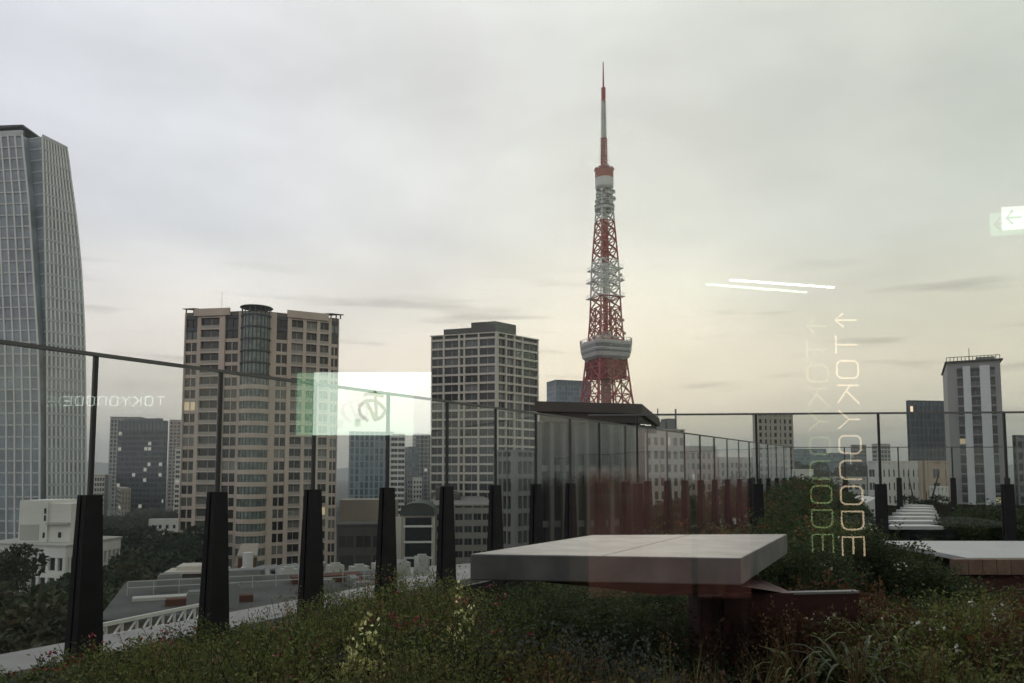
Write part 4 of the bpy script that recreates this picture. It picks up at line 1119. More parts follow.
lg_red = leafmat('leaf_red', (0.05, 0.022, 0.015), (0.13, 0.06, 0.03), (0.18, 0.10, 0.04))
lg_olive = leafmat('leaf_olive', (0.075, 0.075, 0.025), (0.22, 0.195, 0.065), (0.30, 0.26, 0.09))
stem_m = mat('stem', (0.05, 0.045, 0.025), .8, .2, 3)
fl_pink = mat('flower_pink', (0.34, 0.035, 0.07), .6, .3, 9)
fl_yellow = mat('flower_yellow', (0.88, 0.85, 0.40), .6, .15, 9)
fl_white = mat('flower_white', (0.62, 0.60, 0.50), .6, .15, 9)
fl_orange = mat('flower_rust', (0.22, 0.07, 0.03), .7, .2, 9)

def scatter(poly_px, n, zref=0.1):
    """points of the soil inside a polygon given in plan"""
    pts = []
    xs_ = [p[0] for p in poly_px]; ys_ = [p[1] for p in poly_px]
    while len(pts) < n:
        x, y = RNG.uniform(min(xs_), max(xs_)), RNG.uniform(min(ys_), max(ys_)); c = False; j = len(poly_px)-1
        for i in range(len(poly_px)):
            (xi, yi), (xj, yj) = poly_px[i], poly_px[j]
            if (yi > y) != (yj > y) and x < (xj-xi)*(y-yi)/(yj-yi)+xi: c = not c
            j = i
        if c and (Vector((x, y, 0))-FA).dot(FN) < -0.5: pts.append((x, y))
    p = np.array(pts); return np.column_stack([p, ground_h(p[:, 0], p[:, 1])])
def mass(name, label, cat, base, h, mats, kind='stuff', **kw):
    lf, st, tp = herb(base, h, **kw); parts = [(lf, 0), (st, 1)]
    if tp is not None: parts.append((tp, 2))
    me = quads_mesh(name, parts, mats); o = bpy.data.objects.new(name, me); COL.objects.link(o)
    if kind: tag(o, kind=kind)
    return tag(o, label, cat)
def hvar(b, lo, hi): return RNG.uniform(lo, hi, len(b))
# low carpet over the whole bed
b = scatter([(-4.2, 2.4), (5.5, 2.4), (6.5, 7.5), (4.1, 8.2), (4, 12), (3, 12), (-3, 6)], 2800)
mass('ground_cover', 'low dark green carpet of leaves between the taller flowers', 'ground cover', b, hvar(b, .14, .32), [lg_dark, stem_m], spread=.7, stems=7, leaves=10, ll=.035, lw=.02)
# flowering meadow left of the slab
b = scatter([(-3.4, 3.4), (-.1, 3.4), (.25, 5.0), (-.2, 6.0), (-.9, 8.0), (-3.4, 5.2)], 520)
hh_ = np.interp(b[:, 0], [-3.2, -2, -1.2, 0.2], [.30, .48, .64, .74])*RNG.uniform(.72, 1.05, len(b))*(1+.22*np.sin(b[:, 0]*5.1+b[:, 1]*2.3)*np.cos(b[:, 1]*4.3-b[:, 0]*1.7))
mass('meadow', 'fine leaved green meadow plants with pink red flower tips left of the slab table', 'meadow', b, hh_, [lg_green, stem_m, fl_pink], spread=.42, stems=9, leaves=20, ll=.030, lw=.012, tip=.018, tipsize=.024)
# meadow in front of the slab
b = scatter([(-.1, 3.3), (1.15, 3.3), (1.05, 4.6), (.0, 4.8)], 170)
mass('meadow', 'olive meadow plants with rusty tips in front of the slab table', 'meadow', b, np.interp(b[:, 0], [0, .6, 1.1], [.56, .46, .28])*RNG.uniform(.75, 1.05, len(b)), [lg_olive, stem_m, fl_orange], spread=.45, stems=9, leaves=20, ll=.028, lw=.012, tip=.25, tipsize=.02)
# far strip along the fence foot
b = scatter([(1.2, 9.5), (3.5, 10.5), (8.9, 26.5), (9.8, 26.5), (8.6, 20), (5.2, 12.6), (3.5, 8.6)], 900)
mass('meadow', 'dense green planting along the foot of the long fence beyond the slab', 'meadow', b, hvar(b, .45, .85), [lg_dark, stem_m, fl_orange], spread=.5, stems=7, leaves=12, ll=.06, lw=.03, tip=.05, tipsize=.05)
# green bank behind the shorter fence
b = scatter([(4.6, 13), (6.2, 13), (9.8, 21), (12.6, 27), (10, 27)], 900)
mass('bank_planting', 'green planted bank rising behind the shorter glass fence', 'shrubs', b, hvar(b, .15, .32), [leafmat('leaf_bank', (0.02, 0.035, 0.014), (0.06, 0.085, 0.035), (.10, .12, .05)), stem_m], spread=.7, stems=8, leaves=12, ll=.07, lw=.04)
# right foreground
b = scatter([(1.9, 3.3), (3.4, 3.3), (4.3, 6.6), (2.2, 6.0)], 420)
mass('meadow', 'mixed dark green meadow with small white flowers right of the strap leaved plants', 'meadow', b, hvar(b, .30, .52), [lg_green, stem_m, fl_white], spread=.45, stems=8, leaves=16, ll=.034, lw=.016, tip=.014, tipsize=.026)
b = scatter([(2.7, 3.2), (3.8, 3.2), (5.4, 6.4), (4.2, 6.6)], 300)
mass('meadow', 'rust coloured grassy plants at the lower right edge', 'meadow', b, hvar(b, .32, .55), [lg_red, stem_m, fl_orange], spread=.4, stems=9, leaves=16, ll=.04, lw=.010, tip=.3, tipsize=.02)
b = scatter([(1.25, 4.9), (2.7, 5.0), (3.1, 6.6), (1.6, 6.4)], 160)
mass('meadow', 'wine red foliage spilling over the dark red planter', 'meadow', b, hvar(b, .35, .62), [lg_red, stem_m, fl_orange], spread=.5, stems=8, leaves=16, ll=.035, lw=.02, tip=.1, tipsize=.02)

def blades(name, label, cat, base, h, mats, per=16, spread=.45, w=.006, tip=.3, kind='stuff'):
    """tall loose grass: arching blades and thin seed stems"""
    B = np.repeat(base, per, 0); m = len(B); hs = np.repeat(h, per)*RNG.uniform(.5, 1.1, m); az = RNG.uniform(0, 2*np.pi, m); sp = spread*RNG.uniform(.05, 1, m)
    def pt(t): return B + np.stack([np.cos(az)*sp*hs*t**2, np.sin(az)*sp*hs*t**2, hs*(t-.22*sp*t**3)], 1)
    side = np.stack([-np.sin(az), np.cos(az), np.zeros(m)], 1); ts = (0, .25, .5, .75, 1.0); q = []
    for a, b in zip(ts, ts[1:]):
        wa, wb_ = w*(1-a**2), w*(1-b**2)
        q.append(np.stack([pt(a)-side*wa, pt(a)+side*wa, pt(b)+side*wb_, pt(b)-side*wb_], 1).reshape(-1, 3))
    pick = np.repeat(np.arange(m)[RNG.random(m) < tip], 7); tp = pt(1.0)[pick] + RNG.normal(size=(len(pick), 3))*[.008, .008, .035]
    dd = RNG.normal(size=tp.shape)*.5; dd[:, 2] += 1; dd /= np.linalg.norm(dd, axis=1, keepdims=True)
    parts = [(np.concatenate(q), 0), (leaf_quads(tp, dd, np.full(len(pick), .02), np.full(len(pick), .009)), 1)]
    o = bpy.data.objects.new(name, quads_mesh(name, parts, mats)); COL.objects.link(o)
    return tag(o, label, cat, kind=kind)
def shrub(name, label, cat, x, y, h, r, mats, n=26, group=None, **kw):
    z = float(ground_h(x, y)); a = RNG.uniform(0, 2*np.pi, n); q = r*np.sqrt(RNG.random(n))
    base = np.column_stack([np.cos(a)*q, np.sin(a)*q, np.zeros(n)])
    args = dict(spread=.35, stems=7, leaves=18, ll=.05, lw=.026); args.update(kw)
    hv = h*(1-.45*(q/r)**2)*RNG.uniform(.75, 1.05, n)
    o = mass(name, label, cat, base, hv, mats, kind=None, **args); o.location = (x, y, z)
    if group: o['group'] = group
    return o
def at_px(px, Y): return P(px, 480, Y).x
gr_ol = leafmat('grass_olive', (.08, .085, .03), (.24, .23, .085), (.34, .31, .15)); gr_ru = leafmat('grass_rust', (.07, .04, .02), (.17, .10, .045), (.24, .16, .08)); seed = mat('seed_head', (.22, .14, .08), .8, .3, 5)
b = scatter([(-2.9, 3.5), (.2, 3.3), (.3, 4.9), (-.7, 6.6), (-2.9, 5.0)], 190)
blades('tall_grass', 'loose pale stems standing above the meadow left of the slab table', 'grass', b, np.interp(b[:, 0], [-3, -1.5, 0], [.42, .66, .80])*RNG.uniform(.7, 1.05, len(b)), [gr_ol, seed], per=9, w=.0045)
b = scatter([(.1, 3.3), (1.3, 3.3), (1.0, 4.3), (.1, 4.5)], 80)
blades('tall_grass', 'olive grass blades in front of the dark red pedestal', 'grass', b, hvar(b, .40, .68), [gr_ol, seed], per=12, w=.005)
b = scatter([(1.3, 3.5), (3.8, 3.3), (5.2, 6.0), (1.6, 6.2)], 260)
blades('tall_grass', 'rusty and olive grass blades in the lower right flower bed', 'grass', b, hvar(b, .35, .66), [gr_ru, seed], per=9, w=.005)
# silvery shrubs by the slab
for (px, Y, h, r, lab) in ((495, 4.7, .74, .16, 'small silvery shrub at the near left corner of the slab table'), (572, 4.6, .80, .2, 'silver grey shrub rising under the middle of the slab table edge'),
                           (622, 4.5, .74, .22, 'silver grey shrub left of the dark red pedestal'), (652, 4.4, .55, .18, 'low silvery shrub at the foot of the dark red pedestal'), (50, 4.5, .46, .35, 'grey green shrub in the lower left corner')):
    shrub('silver_shrub', lab, 'shrub', at_px(px, Y), Y, h, r, [lg_grey, stem_m], n=16, group='silvery shrubs', leaves=18, stems=6, ll=.034, lw=.017, spread=.4)
# tall dark bushes on the right
for (px, Y, h, r, lab) in ((800, 8.2, .86, .55, 'dark green bush just right of the slab table'), (868, 8.6, .94, .62, 'largest dark green bush, in front of the middle fence post'),
                           (922, 8.0, .52, .42, 'dark bush at the left end of the timber bench'), (835, 10.8, .95, .6, 'bush rising behind the gap between the two dark bushes')):
    shrub('bush', lab, 'bush', at_px(px, Y), Y, h, r, [lg_dark if px != 835 else lg_green, stem_m, fl_white], n=60, group='bushes between the slab and the bench', leaves=26, stems=8, ll=.045, lw=.022, spread=.32, tip=.012, tipsize=.03)
for (px, Y, h, r, lab) in ((985, 13.8, .92, .9, 'round dark bush behind the white bench top'), (1045, 13.2, .95, 1.0, 'dark bush behind the bench cut off by the right edge')):
    shrub('bush', lab, 'bush', at_px(px, Y), Y, h, r, [lg_dark, stem_m], n=60, group='bushes behind the bench', leaves=22, stems=8, ll=.07, lw=.035, spread=.3)
# yellow flower clumps
for (px, Y, h, r, lab) in ((352, 4.5, .64, .08, 'bright yellow flower clump nearest the black box, left of its twin'), (374, 4.55, .66, .04, 'small yellow flower clump right beside the larger yellow clump'),
                           (468, 5.0, .74, .08, 'yellow flower clump at the left corner of the slab table'), (447, 5.3, .62, .05, 'few yellow blooms left of the slab, under a fence fin')):
    shrub('flower_clump', lab, 'flowers', at_px(px, Y), Y, h, r, [lg_green, stem_m, fl_yellow], n=7 if r > .06 else 4, group='yellow flower clumps', leaves=8, stems=6, ll=.03, lw=.012, spread=.16, tip=.98, tipsize=.031)
# leafier shrubs standing up out of the meadow
for (px, Y, h, r, k, lab) in ((235, 4.6, .52, .2, 0, 'leafy shrub between the second and third fence fins, above the meadow'), (410, 4.9, .74, .2, 1, 'tall leafy shrub between the yellow clumps and the slab table'), (520, 4.3, .66, .22, 2, 'olive leafy shrub below the left half of the slab edge'),
                           (640, 3.9, .52, .2, 2, 'olive shrub at the bottom edge below the pedestal'), (715, 4.1, .44, .18, 3, 'russet leafy shrub at the bottom edge, right of the pedestal'), (780, 5.2, .62, .25, 3, 'russet shrub in front of the dark red planter'),
                           (950, 5.0, .62, .3, 0, 'green leafy shrub at the lower right, in front of the timber bench'), (1005, 4.6, .66, .28, 3, 'russet leafy shrub in the lower right corner'), (140, 4.3, .36, .22, 1, 'low leafy shrub in the lower left, beside the nearest fence fin'), (315, 4.0, .46, .18, 0, 'leafy shrub at the bottom edge left of the yellow clumps')):
    shrub('leafy_shrub', lab, 'shrub', at_px(px, Y), Y, h, r, [(lg_green, lg_dark, lg_olive, lg_red)[k], stem_m], n=13, group='leafy shrubs in the meadow', leaves=15, stems=6, ll=.06, lw=.026, spread=.42)
# red flowered stems along the fence foot
for i, (px, Y, h, lab) in enumerate(((75, 5.1, .42, 'red flowered plant at the foot of the nearest fence fin'), (160, 5.6, .42, 'red flowered plant between the two nearest fins'), (400, 5.7, .60, 'red flowered plant under the fourth fin'),
                       (430, 5.4, .62, 'red flowered plant just left of the yellow clump by the slab'), (300, 5.2, .45, 'red flowered plant in front of the third fin'), (240, 4.2, .34, 'red flowered plant low at the bottom edge'))):
    shrub('red_flower', lab, 'flowers', at_px(px, Y), Y, h, .13, [lg_green, stem_m, fl_pink], n=6, group='red flowers along the fence', leaves=9, stems=6, ll=.03, lw=.012, spread=.4, tip=.5, tipsize=.028)
# strap leaved plants
def strap(x, y, h, n, label, m):
    mb = MB(); z = float(ground_h(x, y))
    for k in range(n):
        a = random.uniform(0, 2*math.pi); r = h*random.uniform(.5, 1.0); hh2 = h*random.uniform(.7, 1.1); w = random.uniform(.010, .017)
        dv = Vector((math.cos(a), math.sin(a), 0)); sd = Vector((-dv.y, dv.x, 0)); prev = None
        for q in range(8):
            t = q/7; p = dv*(r*t*.9) + Vector((0, 0, hh2*(1.9*t - 1.45*t*t))); ww = w*(1-t**2.2)+.001
            cur = (p-sd*ww+Vector((0,0,ww*.5)), p, p+sd*ww+Vector((0,0,ww*.5)))
            if prev: mb.quad(prev[0], prev[1], cur[1], cur[0]); mb.quad(prev[1], prev[2], cur[2], cur[1])
            prev = cur
    o = mb.build('strap_leaf_plant', m, loc=(x, y, z)); tag(o, label, 'plant', 'strap leaved plants')
stm = mat('strap_green', (0.15, 0.17, 0.06), .6, .3, 3); stm2 = mat('strap_blue', (.11, .14, .075), .5, .3, 3)
for (px, Y, h, n, lab, m) in ((800, 4.7, .36, 26, 'pale green strap leaved plant left of the other arching ones', stm), (852, 4.6, .42, 26, 'strap leaved plant with arching leaves in the middle of the group', stm2),
                             (880, 5.0, .46, 26, 'strap leaved plant standing highest in the group', stm), (905, 4.5, .36, 22, 'bluish strap leaved plant at the right of the group', stm2), (845, 5.6, .5, 20, 'strap leaved plant at the back of the group, by the planter rim', stm)):
    strap(at_px(px, Y), Y, h*1.45, n, lab, m)

# ------------------------------------------------------------------ park trees
def tree_meshes(k, pal, leaf=.55, n=5200):
    rs = np.random.default_rng(k); nb = 11; c = rs.normal(size=(nb, 3))*[2.3, 2.3, 1.25]; c[:, 2] += 0; rad = rs.uniform(1.3, 2.3, nb)
    ix = rs.integers(0, nb, n); d = rs.normal(size=(n, 3)); d /= np.linalg.norm(d, axis=1, keepdims=True)
    p = c[ix] + d*(rad[ix]*rs.uniform(.55, 1.05, n)**.6)[:, None]; p[:, 2] = np.maximum(p[:, 2], -2.6) + 6.4
    dd = d*.7+rs.normal(size=(n, 3))*.6; dd /= np.linalg.norm(dd, axis=1, keepdims=True)
    cm = quads_mesh('crown', [(leaf_quads(p, dd, leaf*rs.uniform(.6, 1.3, n), leaf*.6*rs.uniform(.7, 1.3, n)), 0)], [pal])
    t = MB(); t.tube([(0, 0, 0), (.15, .1, 2.5), (.1, 0, 5.5)], .38, 7, taper=.6)
    for q in range(5):
        b = c[q]+[0, 0, 6.4]; t.tube([(.1, 0, 3.4+.3*q), (b[0]*.5, b[1]*.5, b[2]-1.2), tuple(b)], .16, 5, taper=.4)
    return cm, t.mesh('trunk', bark)
bark = mat('bark', (.06, .048, .038), .9, .3, 3)
TM = [tree_meshes(31, leafmat('tree_dark', (.014, .024, .012), (.04, .055, .028), (.06, .075, .035), .15)),
      tree_meshes(32, leafmat('tree_mid', (.02, .03, .014), (.055, .068, .03), (.09, .10, .045), .15)),
      tree_meshes(33, leafmat('tree_brownish', (.025, .026, .014), (.07, .062, .034), (.10, .085, .045), .15))]
def tree(px, py, Y, s, k, label, squash=1.0):
    top = P(px, py, Y); ht = top.z-GZ; kz = ht/9.6
    e = empty('tree', (top.x, Y, GZ), random.uniform(0, 6.28), label, 'tree', 'park trees below the roof'); cm, tm = TM[k]
    a = bpy.data.objects.new('crown', cm); COL.objects.link(a); a.parent = e; 
    b = bpy.data.objects.new('trunk', tm); COL.objects.link(b); b.parent = e
    sc_ = s/4.2
    z = max(sc_*.85, .55)*squash
    a.scale = (sc_, sc_, z); a.location = (0, 0, ht-9.6*z); b.scale = (sc_, sc_, (ht-3*z)/6.4 if ht > 8 else sc_)
TR = [(-8, 553, 112, 6.5, 0, 'dark tree at the left edge in front of the white civic building'), (22, 580, 104, 6, 0, 'tree below the left openings of the white civic building'),
      (52, 578, 98, 7, 0, 'broad tree in front of the middle of the white civic building'), (8, 594, 84, 7, 2, 'brownish tree in the lower left, below the darkest tree'), (45, 597, 80, 7, 1, 'tree directly left of the nearest fence fin, low down'),
      (-25, 600, 70, 7, 1, 'lowest tree at the left edge above the pale ledge'), (28, 622, 62, 6, 2, 'nearest brownish tree just above the pale ledge'), (72, 588, 90, 6, 0, 'tree hidden partly behind the nearest fence fin'),
      (-30, 575, 90, 7, 0, 'tree cut off by the left edge'), (112, 590, 110, 5, 2, 'tree just right of the nearest fence fin'), (143, 570, 125, 6, 2, 'russet tinged tree right of the white civic building'),
      (150, 556, 140, 8, 0, 'dark tree left of the beige tower podium'), (130, 530, 222, 10, 0, 'tall dark tree behind the corner of the white civic building'), (158, 532, 190, 10, 0, 'tall dark tree beside the left edge of the beige tower'),
      (145, 527, 225, 10, 0, 'dark tree crowning the wooded slope'), (175, 538, 180, 7, 0, 'dark tree touching the left edge of the beige tower'), (108, 541, 235, 8, 0, 'tree left of the wooded slope behind the civic building'),
      (140, 509, 420, 9, 1, 'distant tree in front of the dark lit office block'), (125, 512, 430, 9, 1, 'distant tree at the left foot of the dark lit office block'), (158, 511, 410, 9, 1, 'distant tree at the right foot of the dark lit office block'),
      (105, 515, 400, 9, 0, 'distant tree right of the tall curved tower'), (172, 515, 390, 7, 0, 'distant tree close to the beige tower'), (142, 585, 95, 5, 2, 'low russet tree above the lower roof'), (165, 572, 135, 6, 0, 'dark tree behind the glazed podium'),
      (90, 610, 70, 5, 1, 'low tree between the nearest fin and the truss rail')]
for a in TR: tree(*a)
# trees beyond the garden on the right, between the buildings
for a in [(745, 478, 150, 6, 0, 'dark tree left of the far fence corner'), (770, 480, 160, 6, 0, 'dark tree behind the far fence corner'), (800, 478, 240, 7, 0, 'tree in front of the low white block'),
          (840, 465, 420, 11, 0, 'distant tree mass left of the white office building'), (815, 463, 430, 11, 0, 'distant trees right of the tall beige slab'), (862, 466, 400, 10, 0, 'distant tree touching the white office building'),
          (920, 497, 120, 4, 0, 'small tree in front of the peach coloured stone building'), (660, 500, 120, 6, 0, 'tree behind the fins right of the pillared hall'), (700, 503, 120, 6, 1, 'tree behind the fins in the middle of the long fence')]: tree(*a)

# --- truss handrail on the roof outside the ledge
def truss():
    a, b = P(88, 628, 9.2), P(204, 604, 13.5)
    e = empty('truss_rail', (a.x, a.y, a.z), math.atan2(b.y-a.y, b.x-a.x), 'pale lattice truss rail just outside the parapet ledge', 'rail')
    l = math.hypot(b.x-a.x, b.y-a.y); dz = b.z-a.z; m = MB()
    t = MB(); t.bar((0, 0, 0), (l, 0, dz), .05); t.build('top_chord', wall_white, e); t = MB(); t.bar((0, 0, -.3), (l, 0, dz-.3), .05); t.build('bottom_chord', wall_white, e)
    n = 9
    for k in range(n):
        x0, x1 = l*k/n, l*(k+1)/n; z0, z1 = dz*k/n, dz*(k+1)/n
        m.bar((x0, 0, z0-.29), (x1, 0, z1-.01), .022); m.bar((x0, 0, z0-.02), (x0, 0, z0-.28), .03)
    m.build('lattice', wall_white, e)
    for k in range(4):
        x = l*k/3; p = MB(); p.bar((x, .0, dz*k/3-.32), (x, 0, -6), .06); p.build('post', mid_metal, e)
truss()

# ------------------------------------------------------------------ the room we look out of, its window, and its lit signs
YW = 0.9
room_dark = mat('room_dark', (0.035, 0.032, 0.032), 0.9, 0.1, 1.0)
def room():
    e = empty('lookout_room', (0, 0, -.3), 0, 'dark room behind the window from which the garden is seen', 'room')
    f = MB(); f.box(-7, 7, -9, YW-.08, 0, .3); f.build('floor', room_dark, e)
    c = MB(); c.box(-7, 7, -9, YW+.25, 3.85, 4.2); c.build('ceiling', room_dark, e)
    for (x0, x1, y0, y1) in ((-7.2, -7, -9, YW+.25), (7, 7.2, -9, YW+.25), (-7.2, 7.2, -9.2, -9)):
        w = MB(); w.box(x0, x1, y0, y1, 0, 4.2); w.build('wall', room_dark, e)
    w = MB(); w.box(-14, -2.6, YW-.08, YW+.25, -2, 4.4); w.box(2.6, 14, YW-.08, YW+.25, -2, 4.4); w.box(-2.6, 2.6, YW-.08, YW+.25, 3.8, 4.4); w.box(-2.6, 2.6, YW-.08, YW+.25, -2, .25); w.build('outer_wall', panel_dark, e)
room()
def window():
    e = empty('lookout_window', (0, YW, .0), 0, 'large double glazed window the garden is seen through, with lit signs mirrored in it', 'window')
    a = MB(); a.quad((-2.58, 0, .26), (2.58, 0, .26), (2.58, 0, 3.48), (-2.58, 0, 3.48)); a.build('pane', glassmat('pane_inner', (.985, .99, .98), (1, 1, 1), fac=.09, rough=0), e)
    og = glassmat('pane_outer', (.985, .99, .98), (.56, .96, .60), fac=.05, rough=0)
    b = MB(); b.quad((-2.58, 0, .26), (.555, 0, .26), (.555, 0, 3.48), (-2.58, 0, 3.48)); o = b.build('pane', og, e, loc=(0, .055, 0)); o.rotation_euler = (0, 0, R(GHOST))
    b = MB(); b.quad((.5549, 0, .26), (2.58, 0, .26), (2.58, 0, 3.48), (.5549, 0, 3.48)); b.build('pane', og, e, loc=(0, .0633, 0))
    fr = MB()
    for (x0, x1, z0, z1) in ((-2.62, -2.585, -.0, 3.5), (2.585, 2.62, 0, 3.5)): fr.box(x0, x1, -.05, .2, z0, z1)
    fr.build('frame', dark_metal, e)
GHOST = .85
window()
def mirror(px, py, D):
    """where a thing must hang in the room for the window to mirror it at that pixel, D metres beyond the glass"""
    p = P(px, py, D); return Vector((p.x, 2*YW - p.y, p.z))
# the letters, drawn as thin lit strokes in a unit cell (x right, y up)
def arc(cx, cy, rx, ry, a0, a1, n=6): return [(cx+rx*math.cos(R(a0+(a1-a0)*i/n)), cy+ry*math.sin(R(a0+(a1-a0)*i/n))) for i in range(n+1)]
O_ = arc(.72, .75, .25, .25, 0, 90) + arc(.28, .75, .25, .25, 90, 180) + arc(.28, .25, .25, .25, 180, 270) + arc(.72, .25, .25, .25, 270, 360); O_.append(O_[0])
GL = {'T': [[(0, 1), (1, 1)], [(.5, 1), (.5, 0)]], 'O': [O_], 'K': [[(0, 0), (0, 1)], [(.95, 1), (.02, .42)], [(.30, .60), (1, 0)]],
      'Y': [[(0, 1), (.5, .5), (1, 1)], [(.5, .5), (.5, 0)]], 'N': [[(0, 0), (0, .7)] + arc(.28, .72, .28, .28, 180, 90) + arc(.72, .72, .28, .28, 90, 0) + [(1, 0)]],
      'D': [[(0, 0), (0, 1), (.6, 1)] + arc(.62, .65, .35, .35, 90, 0) + arc(.62, .35, .35, .35, 0, -90) + [(0, 0)]],
      'E': [[(1, 1), (0, 1), (0, 0), (1, 0)], [(0, .5), (.9, .5)]], '^': [[(.5, 0), (.5, 1)], [(.12, .62), (.5, 1), (.88, .62)]]}
def lettering(txt, name, label, X, Y, zc, size, gap, m, vertical, stroke, board=True):
    e = empty(name, (X, Y, zc), 0, label, 'lit sign'); n = len(txt); adv = size+gap
    for i, ch in enumerate(txt):
        mb = MB()
        for st in GL[ch]:
            pts = []
            for (x, y) in st:
                gx, gy = x*size*.86, (y-.5)*size
                if vertical: lx, lz = gy, -(i*adv + gx)          # turned a quarter clockwise, read downwards
                else: lx, lz = i*adv + gx - n*adv/2, gy
                pts.append((-lx, 0, lz))                        # the sign faces +Y, so its own right is -X
            mb.tube(pts, stroke, 5)
        mb.build('letter' if ch != '^' else 'arrow', m, e)
    if board:
        b = MB()
        if vertical: b.box(-size*1.6, size*1.0, -.05, -.02, -n*adv-.1, .12)
        else: b.box(-n*adv/2-.1, n*adv/2+.1, -.05, -.02, -size, size)
        b.build('backing', room_dark, e)
    return e
D1 = 4.0
# vertical sign at the right: arrow at row 312, last letter near row 556
t0, t1 = mirror(840, 311, D1), mirror(852, 556, D1)
adv = (t0.z-t1.z)/10*1.0
s_ = .115
lettering('^TOKYONODE', 'lit_wayfinding_sign', 'tall column of thin warm lit letters under a small arrow, mirrored upright at the right', t0.x+.03, t0.y, t0.z, s_, (t0.z-t1.z-s_*.86)/9-s_, emit('sign_warm', (1.0, .78, .50), 2.5), True, .005)
q = mirror(112, 401, 5.0)
lettering('TOKYONODE', 'lit_name_sign', 'faint horizontal row of pale letters mirrored at the left beside the tall curved tower', q.x, q.y, q.z, .060, .018, emit('sign_pale', (.95, 1, 1), 1.9), False, .0042)

def board_sign():
    D = 6.0; a, b = mirror(314, 372, D), mirror(431, 435, D); w = abs(b.x-a.x); h = a.z-b.z; cx = (a.x+b.x)/2; cz = (a.z+b.z)/2
    e = empty('lightbox', (cx, a.y, cz), 0, 'bright white light box with a green hiragana sign, mirrored above the beige tower', 'light box')
    k = MB(); k.box(-w/2-.01, w/2+.01, -.12, -.012, -h/2-.01, h/2+.01); k.build('case', dark_metal, e)
    k = MB(); k.box(-w/2, w/2, -.011, 0, -h/2, h/2); k.build('screen', emit('screen_white', (.92, 1, .93), 2.9), e)
    inkm = emit('ink_green', (.0, .10, .035), .5); ink = inkm.node_tree.nodes['Principled BSDF']; ink.inputs['Base Color'].default_value = (.01, .05, .02, 1)
    # the kana, in a cell of its own: horizontal bar, upright, loop.  x right, y up as read from the front
    sx = lambda px: (px-372.5)/117*w    # picture columns run the way the mirror shows them
    g = MB(); u = w/117
    gx = (372.5-372.5)*u
    def st(pts, r):
        g.tube([((x), .004, y) for x, y in pts], r, 6)
    X0 = sx(373); Z0 = -(408.5-403.5)*u
    def T(p): return (X0 + p[0]*u, Z0 + p[1]*u)
    st([T(p) for p in ((-8.7, 13.6), (-4, 14.6), (3, 14.0), (10.8, 11.8))], 1.75*u)
    st([T(p) for p in ((2, 17.4), (2.6, 12), (3, 7.7), (3.5, -2), (3.3, -10.8))], 1.75*u)
    st([T(p) for p in ((-7.4, 9.2), (-5, 4.0), (-2, -1.5), (.6, -7), (2, -10.8))], 1.75*u)
    st([T(p) for p in ((-4, -12.2), (-8, -10), (-11.4, -6.7), (-13.3, -1.5), (-12.6, 2.5), (-9.2, 5.8), (-6, 7.2), (-2, 8.0), (1.5, 7.6), (5.1, 5.9), (9, 2.4), (11.8, -1.2), (12.2, -3.6), (9.4, -7.9), (6.5, -10), (4.1, -11), (1, -11))], 1.75*u)
    g.build('kana', inkm, e)
    bk = MB(); bk.box(sx(355.5), sx(361), .001, .004, -23*u, -15.5*u)
    bk.build('small_print', emit('ink_pale', (.35, .75, .5), 1.5), e)
    # light strips and prints on the same screen
    for (x0, x1, z0, z1) in ((362, 364.5, 18, 21), (370, 373.5, 18, 20.5), (379, 382, 18, 21)):
        o = MB(); o.box(sx(x0), sx(x1), .001, .003, z0*u, z1*u); o.build('small_print', emit('ink_pale2', (.75, .9, .8), 2.2), e)
board_sign()
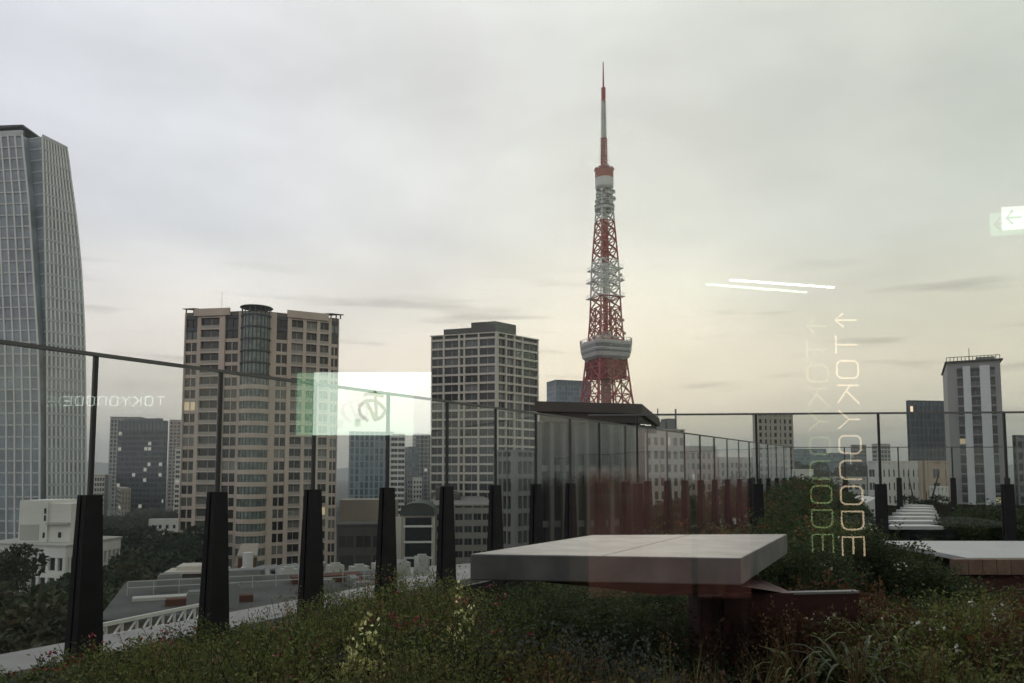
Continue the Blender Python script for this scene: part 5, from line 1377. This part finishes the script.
def exit_sign():
    D = 5.0; a, b = mirror(1003.5, 205, D), mirror(1046, 229, D); w = abs(b.x-a.x); h = a.z-b.z
    e = empty('exit_sign', ((a.x+b.x)/2, a.y, (a.z+b.z)/2), R(12), 'small white lit sign with a green arrow, mirrored at the right edge', 'exit sign')
    k = MB(); k.box(-w/2, w/2, -.05, -.011, -h/2, h/2); k.build('case', mid_metal, e)
    k = MB(); k.box(-w/2+.004, w/2-.004, -.0105, 0, -h/2+.004, h/2-.004); k.build('screen', emit('exit_white', (.95, 1, .97), 2.6), e)
    g = MB(); u = w/42; x = -w/2
    # the arrow as mirrored points left
    g.tube([(x+4*u, .003, 0), (x+18*u, .003, 0)], 1.2*u, 5); g.tube([(x+10*u, .003, 7*u), (x+4*u, .003, 0), (x+10*u, .003, -7*u)], 1.2*u, 5)
    g.build('arrow', emit('exit_green', (.03, .3, .16), .7), e)
    p = MB()
    for q in (-w*.3, w*.3): p.tube([(q, -.03, h/2), (q, -.03, 3.55-e.location.z)], .008, 6)
    p.build('hanger', mid_metal, e)
exit_sign()
a, b = mirror(730, 280, 7.6), mirror(834, 287.5, 7.6)
e = empty('strip_light', a, 0, 'thin linear ceiling lamp mirrored in the sky right of the lattice tower', 'ceiling lamp')
m_ = MB(); m_.tube([(0, 0, 0), tuple(b-a)], .011, 6); m_.build('tube', emit('tube_white', (1, .97, .88), 16), e)
m_ = MB(); m_.bar(Vector((0, 0, .03)), (b-a)+Vector((0, 0, .03)), .05, .03); m_.build('housing', room_dark, e)
m_ = MB()
for q in (0.1, .9):
    p = (b-a)*q; m_.tube([(p.x, p.y, p.z+.04), (p.x, p.y, 3.55-a.z)], .004, 5)
m_.build('hanger', room_dark, e)

def screen():  # invented panels, coloured and placed to mirror a red tint in the window
    D = 3.2; a, b = mirror(586, 430, D), mirror(744, 430, D); z1 = a.z
    e = empty('red_tint_panels', ((a.x+b.x)/2, a.y, 0), 0, 'maroon panels added in the room to mirror a faint red tint over the fence behind the slab table', 'screen')
    w = abs(b.x-a.x)/2; m = mat('maroon_tint', (.42, .18, .17), .9, .6, 4.0)
    for (x0, x1, zt, dy) in ((-w, -w*.36, z1-.16, .05), (-w*.34, w*.32, z1, 0), (w*.34, w, z1-.10, .06)):
        p = MB(); p.box(x0, x1, -.03+dy, dy, .98, zt); p.build('panel', m, e, bevel=.01)
        for x in (x0+.02, x1-.045):
            l = MB(); l.box(x, x+.025, -.028+dy, -.003+dy, .0, .979); l.build('leg', room_dark, e)
screen()
al = bpy.data.lights.new('tint_panel_fill', 'AREA'); ao = bpy.data.objects.new('tint_panel_fill', al); COL.objects.link(ao)  # added fill lamp, apart from the strip tube, lighting the maroon panels
al.shape = 'RECTANGLE'; al.size = .25; al.size_y = .1; al.energy = 7; al.color = (1, .93, .82); al.spread = R(110)
ao.location = (.6, .3, 3.3); ao.rotation_euler = (Vector((.1, 1.6, 2.3))).to_track_quat('Z', 'Y').to_euler()
